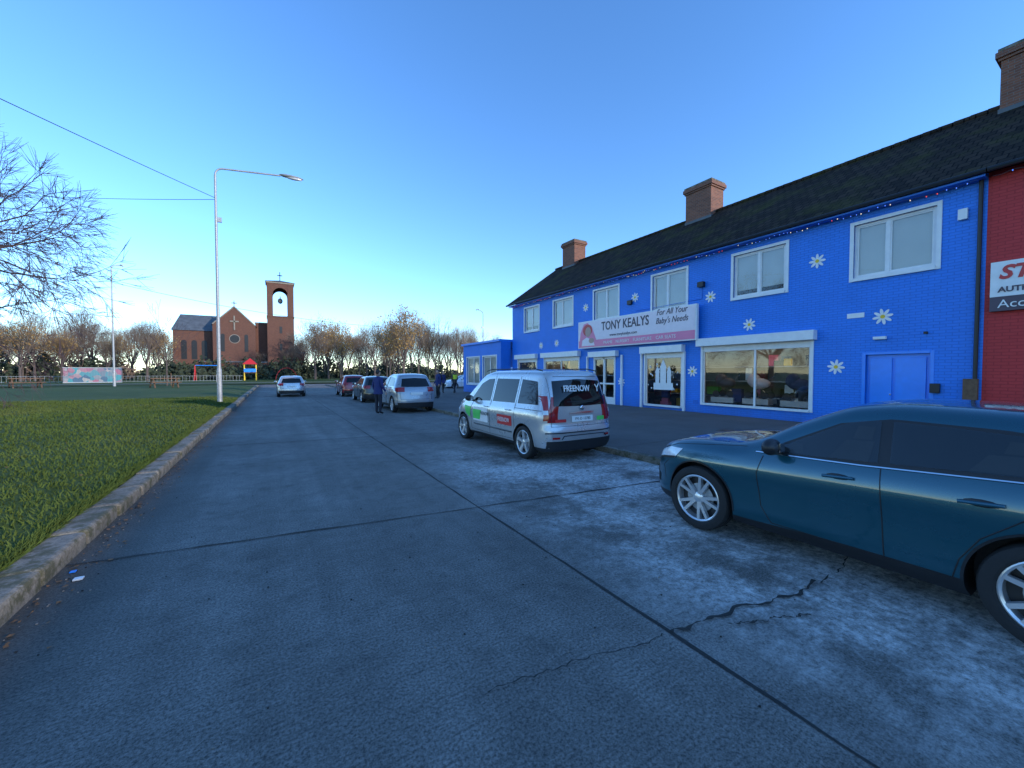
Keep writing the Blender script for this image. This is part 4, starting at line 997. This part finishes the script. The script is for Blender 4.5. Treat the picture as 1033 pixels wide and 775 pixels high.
b=MB(); rr=random.Random(8)
def clump(cx,cy,rx,ry,h,n,mat='ever'):
    for _ in range(n):
        u=Vector((rr.gauss(0,1),rr.gauss(0,1),abs(rr.gauss(0,1)))).normalized()*rr.uniform(.6,1)
        q=Vector((cx+u.x*rx,cy+u.y*ry,u.z*h)); a=Vector((rr.gauss(0,1),rr.gauss(0,1),rr.gauss(0,1))).normalized(); c=a.orthogonal(); s_=rr.uniform(.15,.4)
        b.poly([q-a*s_,q+c*s_,q+a*s_,q-c*s_],mat)
for i in range(75): clump(-95+i*2.9+rr.uniform(-1,1),rr.uniform(126,175) if not(-24<-95+i*2.9<10) else rr.uniform(112,117),rr.uniform(2,4),2,rr.uniform(1.8,6.5),260)
for i in range(22): clump(-19+i*1.3,rr.uniform(108,116),1.6,1.2,rr.uniform(1.4,4.2),170)
for i in range(30): clump(28+i*2.4,rr.uniform(95,110),2.5,1.5,rr.uniform(2,4),180)
for i in range(26): clump(8+i*1.6,rr.uniform(118,128),2.2,1.5,rr.uniform(2.5,7),220)
for i in range(60): clump(-130+i*2.0,rr.uniform(112,122) if -130+i*2<-26 else 150,2.2,1.5,rr.uniform(2.0,6.5),200,'ever' if i%3 else 'twigd')
b.build('hedge')

# ------------------------------------------------------------------ people
def person(name,x,y,rot,coat='navy',legs='jeans',vest=False,stride=.0,h=1.72):
    E=empty(name,(x,y,.0),(0,0,rot)); s=h/1.72
    J={'pel':(0,0,.93),'sp':(0,-.005,1.12),'ch':(0,.0,1.32),'nk':(0,.0,1.46),'hd':(0,.01,1.53)}
    Rr={'pel':(.165,.125),'sp':(.15,.115),'ch':(.185,.13),'nk':(.06,.06),'hd':(.055,.055)}
    ed=[('pel','sp'),('sp','ch'),('ch','nk'),('nk','hd')]
    for sg,n_ in ((-1,'l'),(1,'r')):
        J['s'+n_]=(sg*.18,0,1.40);Rr['s'+n_]=(.07,.07); J['e'+n_]=(sg*.25,-.03,1.13);Rr['e'+n_]=(.055,.055); J['w'+n_]=(sg*.24,.10+.05*sg,.90);Rr['w'+n_]=(.038,.038)
        st=stride*sg
        J['h'+n_]=(sg*.09,0,.86);Rr['h'+n_]=(.10,.10); J['k'+n_]=(sg*.10,st*.5+.02,.48);Rr['k'+n_]=(.066,.066); J['a'+n_]=(sg*.10,st,.10);Rr['a'+n_]=(.048,.048); J['t'+n_]=(sg*.115,st+.15,.045);Rr['t'+n_]=(.042,.035)
        ed+=[('ch','s'+n_),('s'+n_,'e'+n_),('e'+n_,'w'+n_),('pel','h'+n_),('h'+n_,'k'+n_),('k'+n_,'a'+n_),('a'+n_,'t'+n_)]
    ks=list(J); me=bpy.data.meshes.new(name); me.from_pydata([tuple(c*s for c in J[q]) for q in ks],[(ks.index(a),ks.index(c)) for a,c in ed],[])
    o=bpy.data.objects.new('figure',me); COL.objects.link(o)
    sk=o.modifiers.new('skin','SKIN')
    for i,q in enumerate(ks): me.skin_vertices[0].data[i].radius=tuple(v*s for v in Rr[q])
    me.skin_vertices[0].data[0].use_root=True
    ss=o.modifiers.new('sub','SUBSURF'); ss.levels=2; ss.render_levels=2
    bpy.context.view_layer.update(); dg=bpy.context.evaluated_depsgraph_get(); nm=bpy.data.meshes.new_from_object(o.evaluated_get(dg)); o.modifiers.clear(); o.data=nm
    nm.materials.clear()
    for q in (coat,legs,'black','skin','hivis'): nm.materials.append(M[q])
    for p in nm.polygons:
        c=p.center/s; p.use_smooth=True
        p.material_index=2 if c.z<.11 else (1 if c.z<.82 and abs(c.x)<.2 else (3 if c.z>1.47 else (4 if vest and abs(c.x)<.2 and 1.0<c.z<1.42 else 0)))
    o.parent=E
    b=MB(); b.ell((0,.015,1.625*s),.075,.095,.115,'skin',18,14); b.ell((0,-.012,1.655*s),.083,.098,.10,'hair',18,12); b.ell((0,.112,1.61*s),.012,.018,.02,'skin',8,6)
    for sg in (-1,1):
        b.ell((sg*.078,0,1.62*s),.012,.02,.03,'skin',8,6); b.ell((sg*.028,.098,1.635*s),.012,.008,.008,'black',8,6)
        wx,wy_,wz=sg*.24*s,(.10+.05*sg)*s,.90*s
        b.ell((wx,wy_+.03,wz-.05),.022,.036,.05,'skin',10,8)
        for f in range(4): a=wy_+.005+f*.017; b.tube((wx,a,wz-.08),(wx-sg*.008,a+.008,wz-.125),.009,.008,6,'skin',True); b.tube((wx-sg*.008,a+.008,wz-.125),(wx-sg*.025,a+.012,wz-.155+.004*abs(f-1)),.008,.006,6,'skin',True)
        b.tube((wx-sg*.012,wy_+.05,wz-.04),(wx-sg*.03,wy_+.075,wz-.095),.011,.008,6,'skin',True)
    b.ell((0,.102,1.575*s),.022,.008,.006,'redp',8,6)
    b.build('head_and_hands',E,smooth=True)
    b=MB(); n=20; pr=[(.80,.205,.165),(.95,.19,.15),(1.08,.172,.135)]; kk=len(b.v); mi=b.mi(coat)
    for z,rx,ry in pr:
        for i in range(n): t=2*math.pi*i/n; b.v.append((rx*math.cos(t)*s,ry*math.sin(t)*s,z*s))
    for j in range(2):
        for i in range(n): i2=(i+1)%n; b.f.append((kk+j*n+i,kk+j*n+i2,kk+(j+1)*n+i2,kk+(j+1)*n+i)); b.m.append(mi)
    b.tube((0,0,1.43*s),(0,.005,1.50*s),.085,.072,14,coat); b.build('coat',E,smooth=True)
    return E
person('standing_person',3.65,16.6,R(-60),h=1.78)
q=person('walking_person',12.0,28.5,R(10),'black','jeans',True,.22); q.location.z=.116
q=person('walking_person',11.2,28.9,R(-170),'navy','black',False,.2,1.66); q.location.z=.116
q=person('walking_person',9.6,25.5,R(20),'black','black',False,.2,1.75); q.location.z=.116
q=person('standing_person',8.6,23.0,R(100),'navy','black',False,0,1.72); q.location.z=.116
print('done',len(bpy.data.objects))
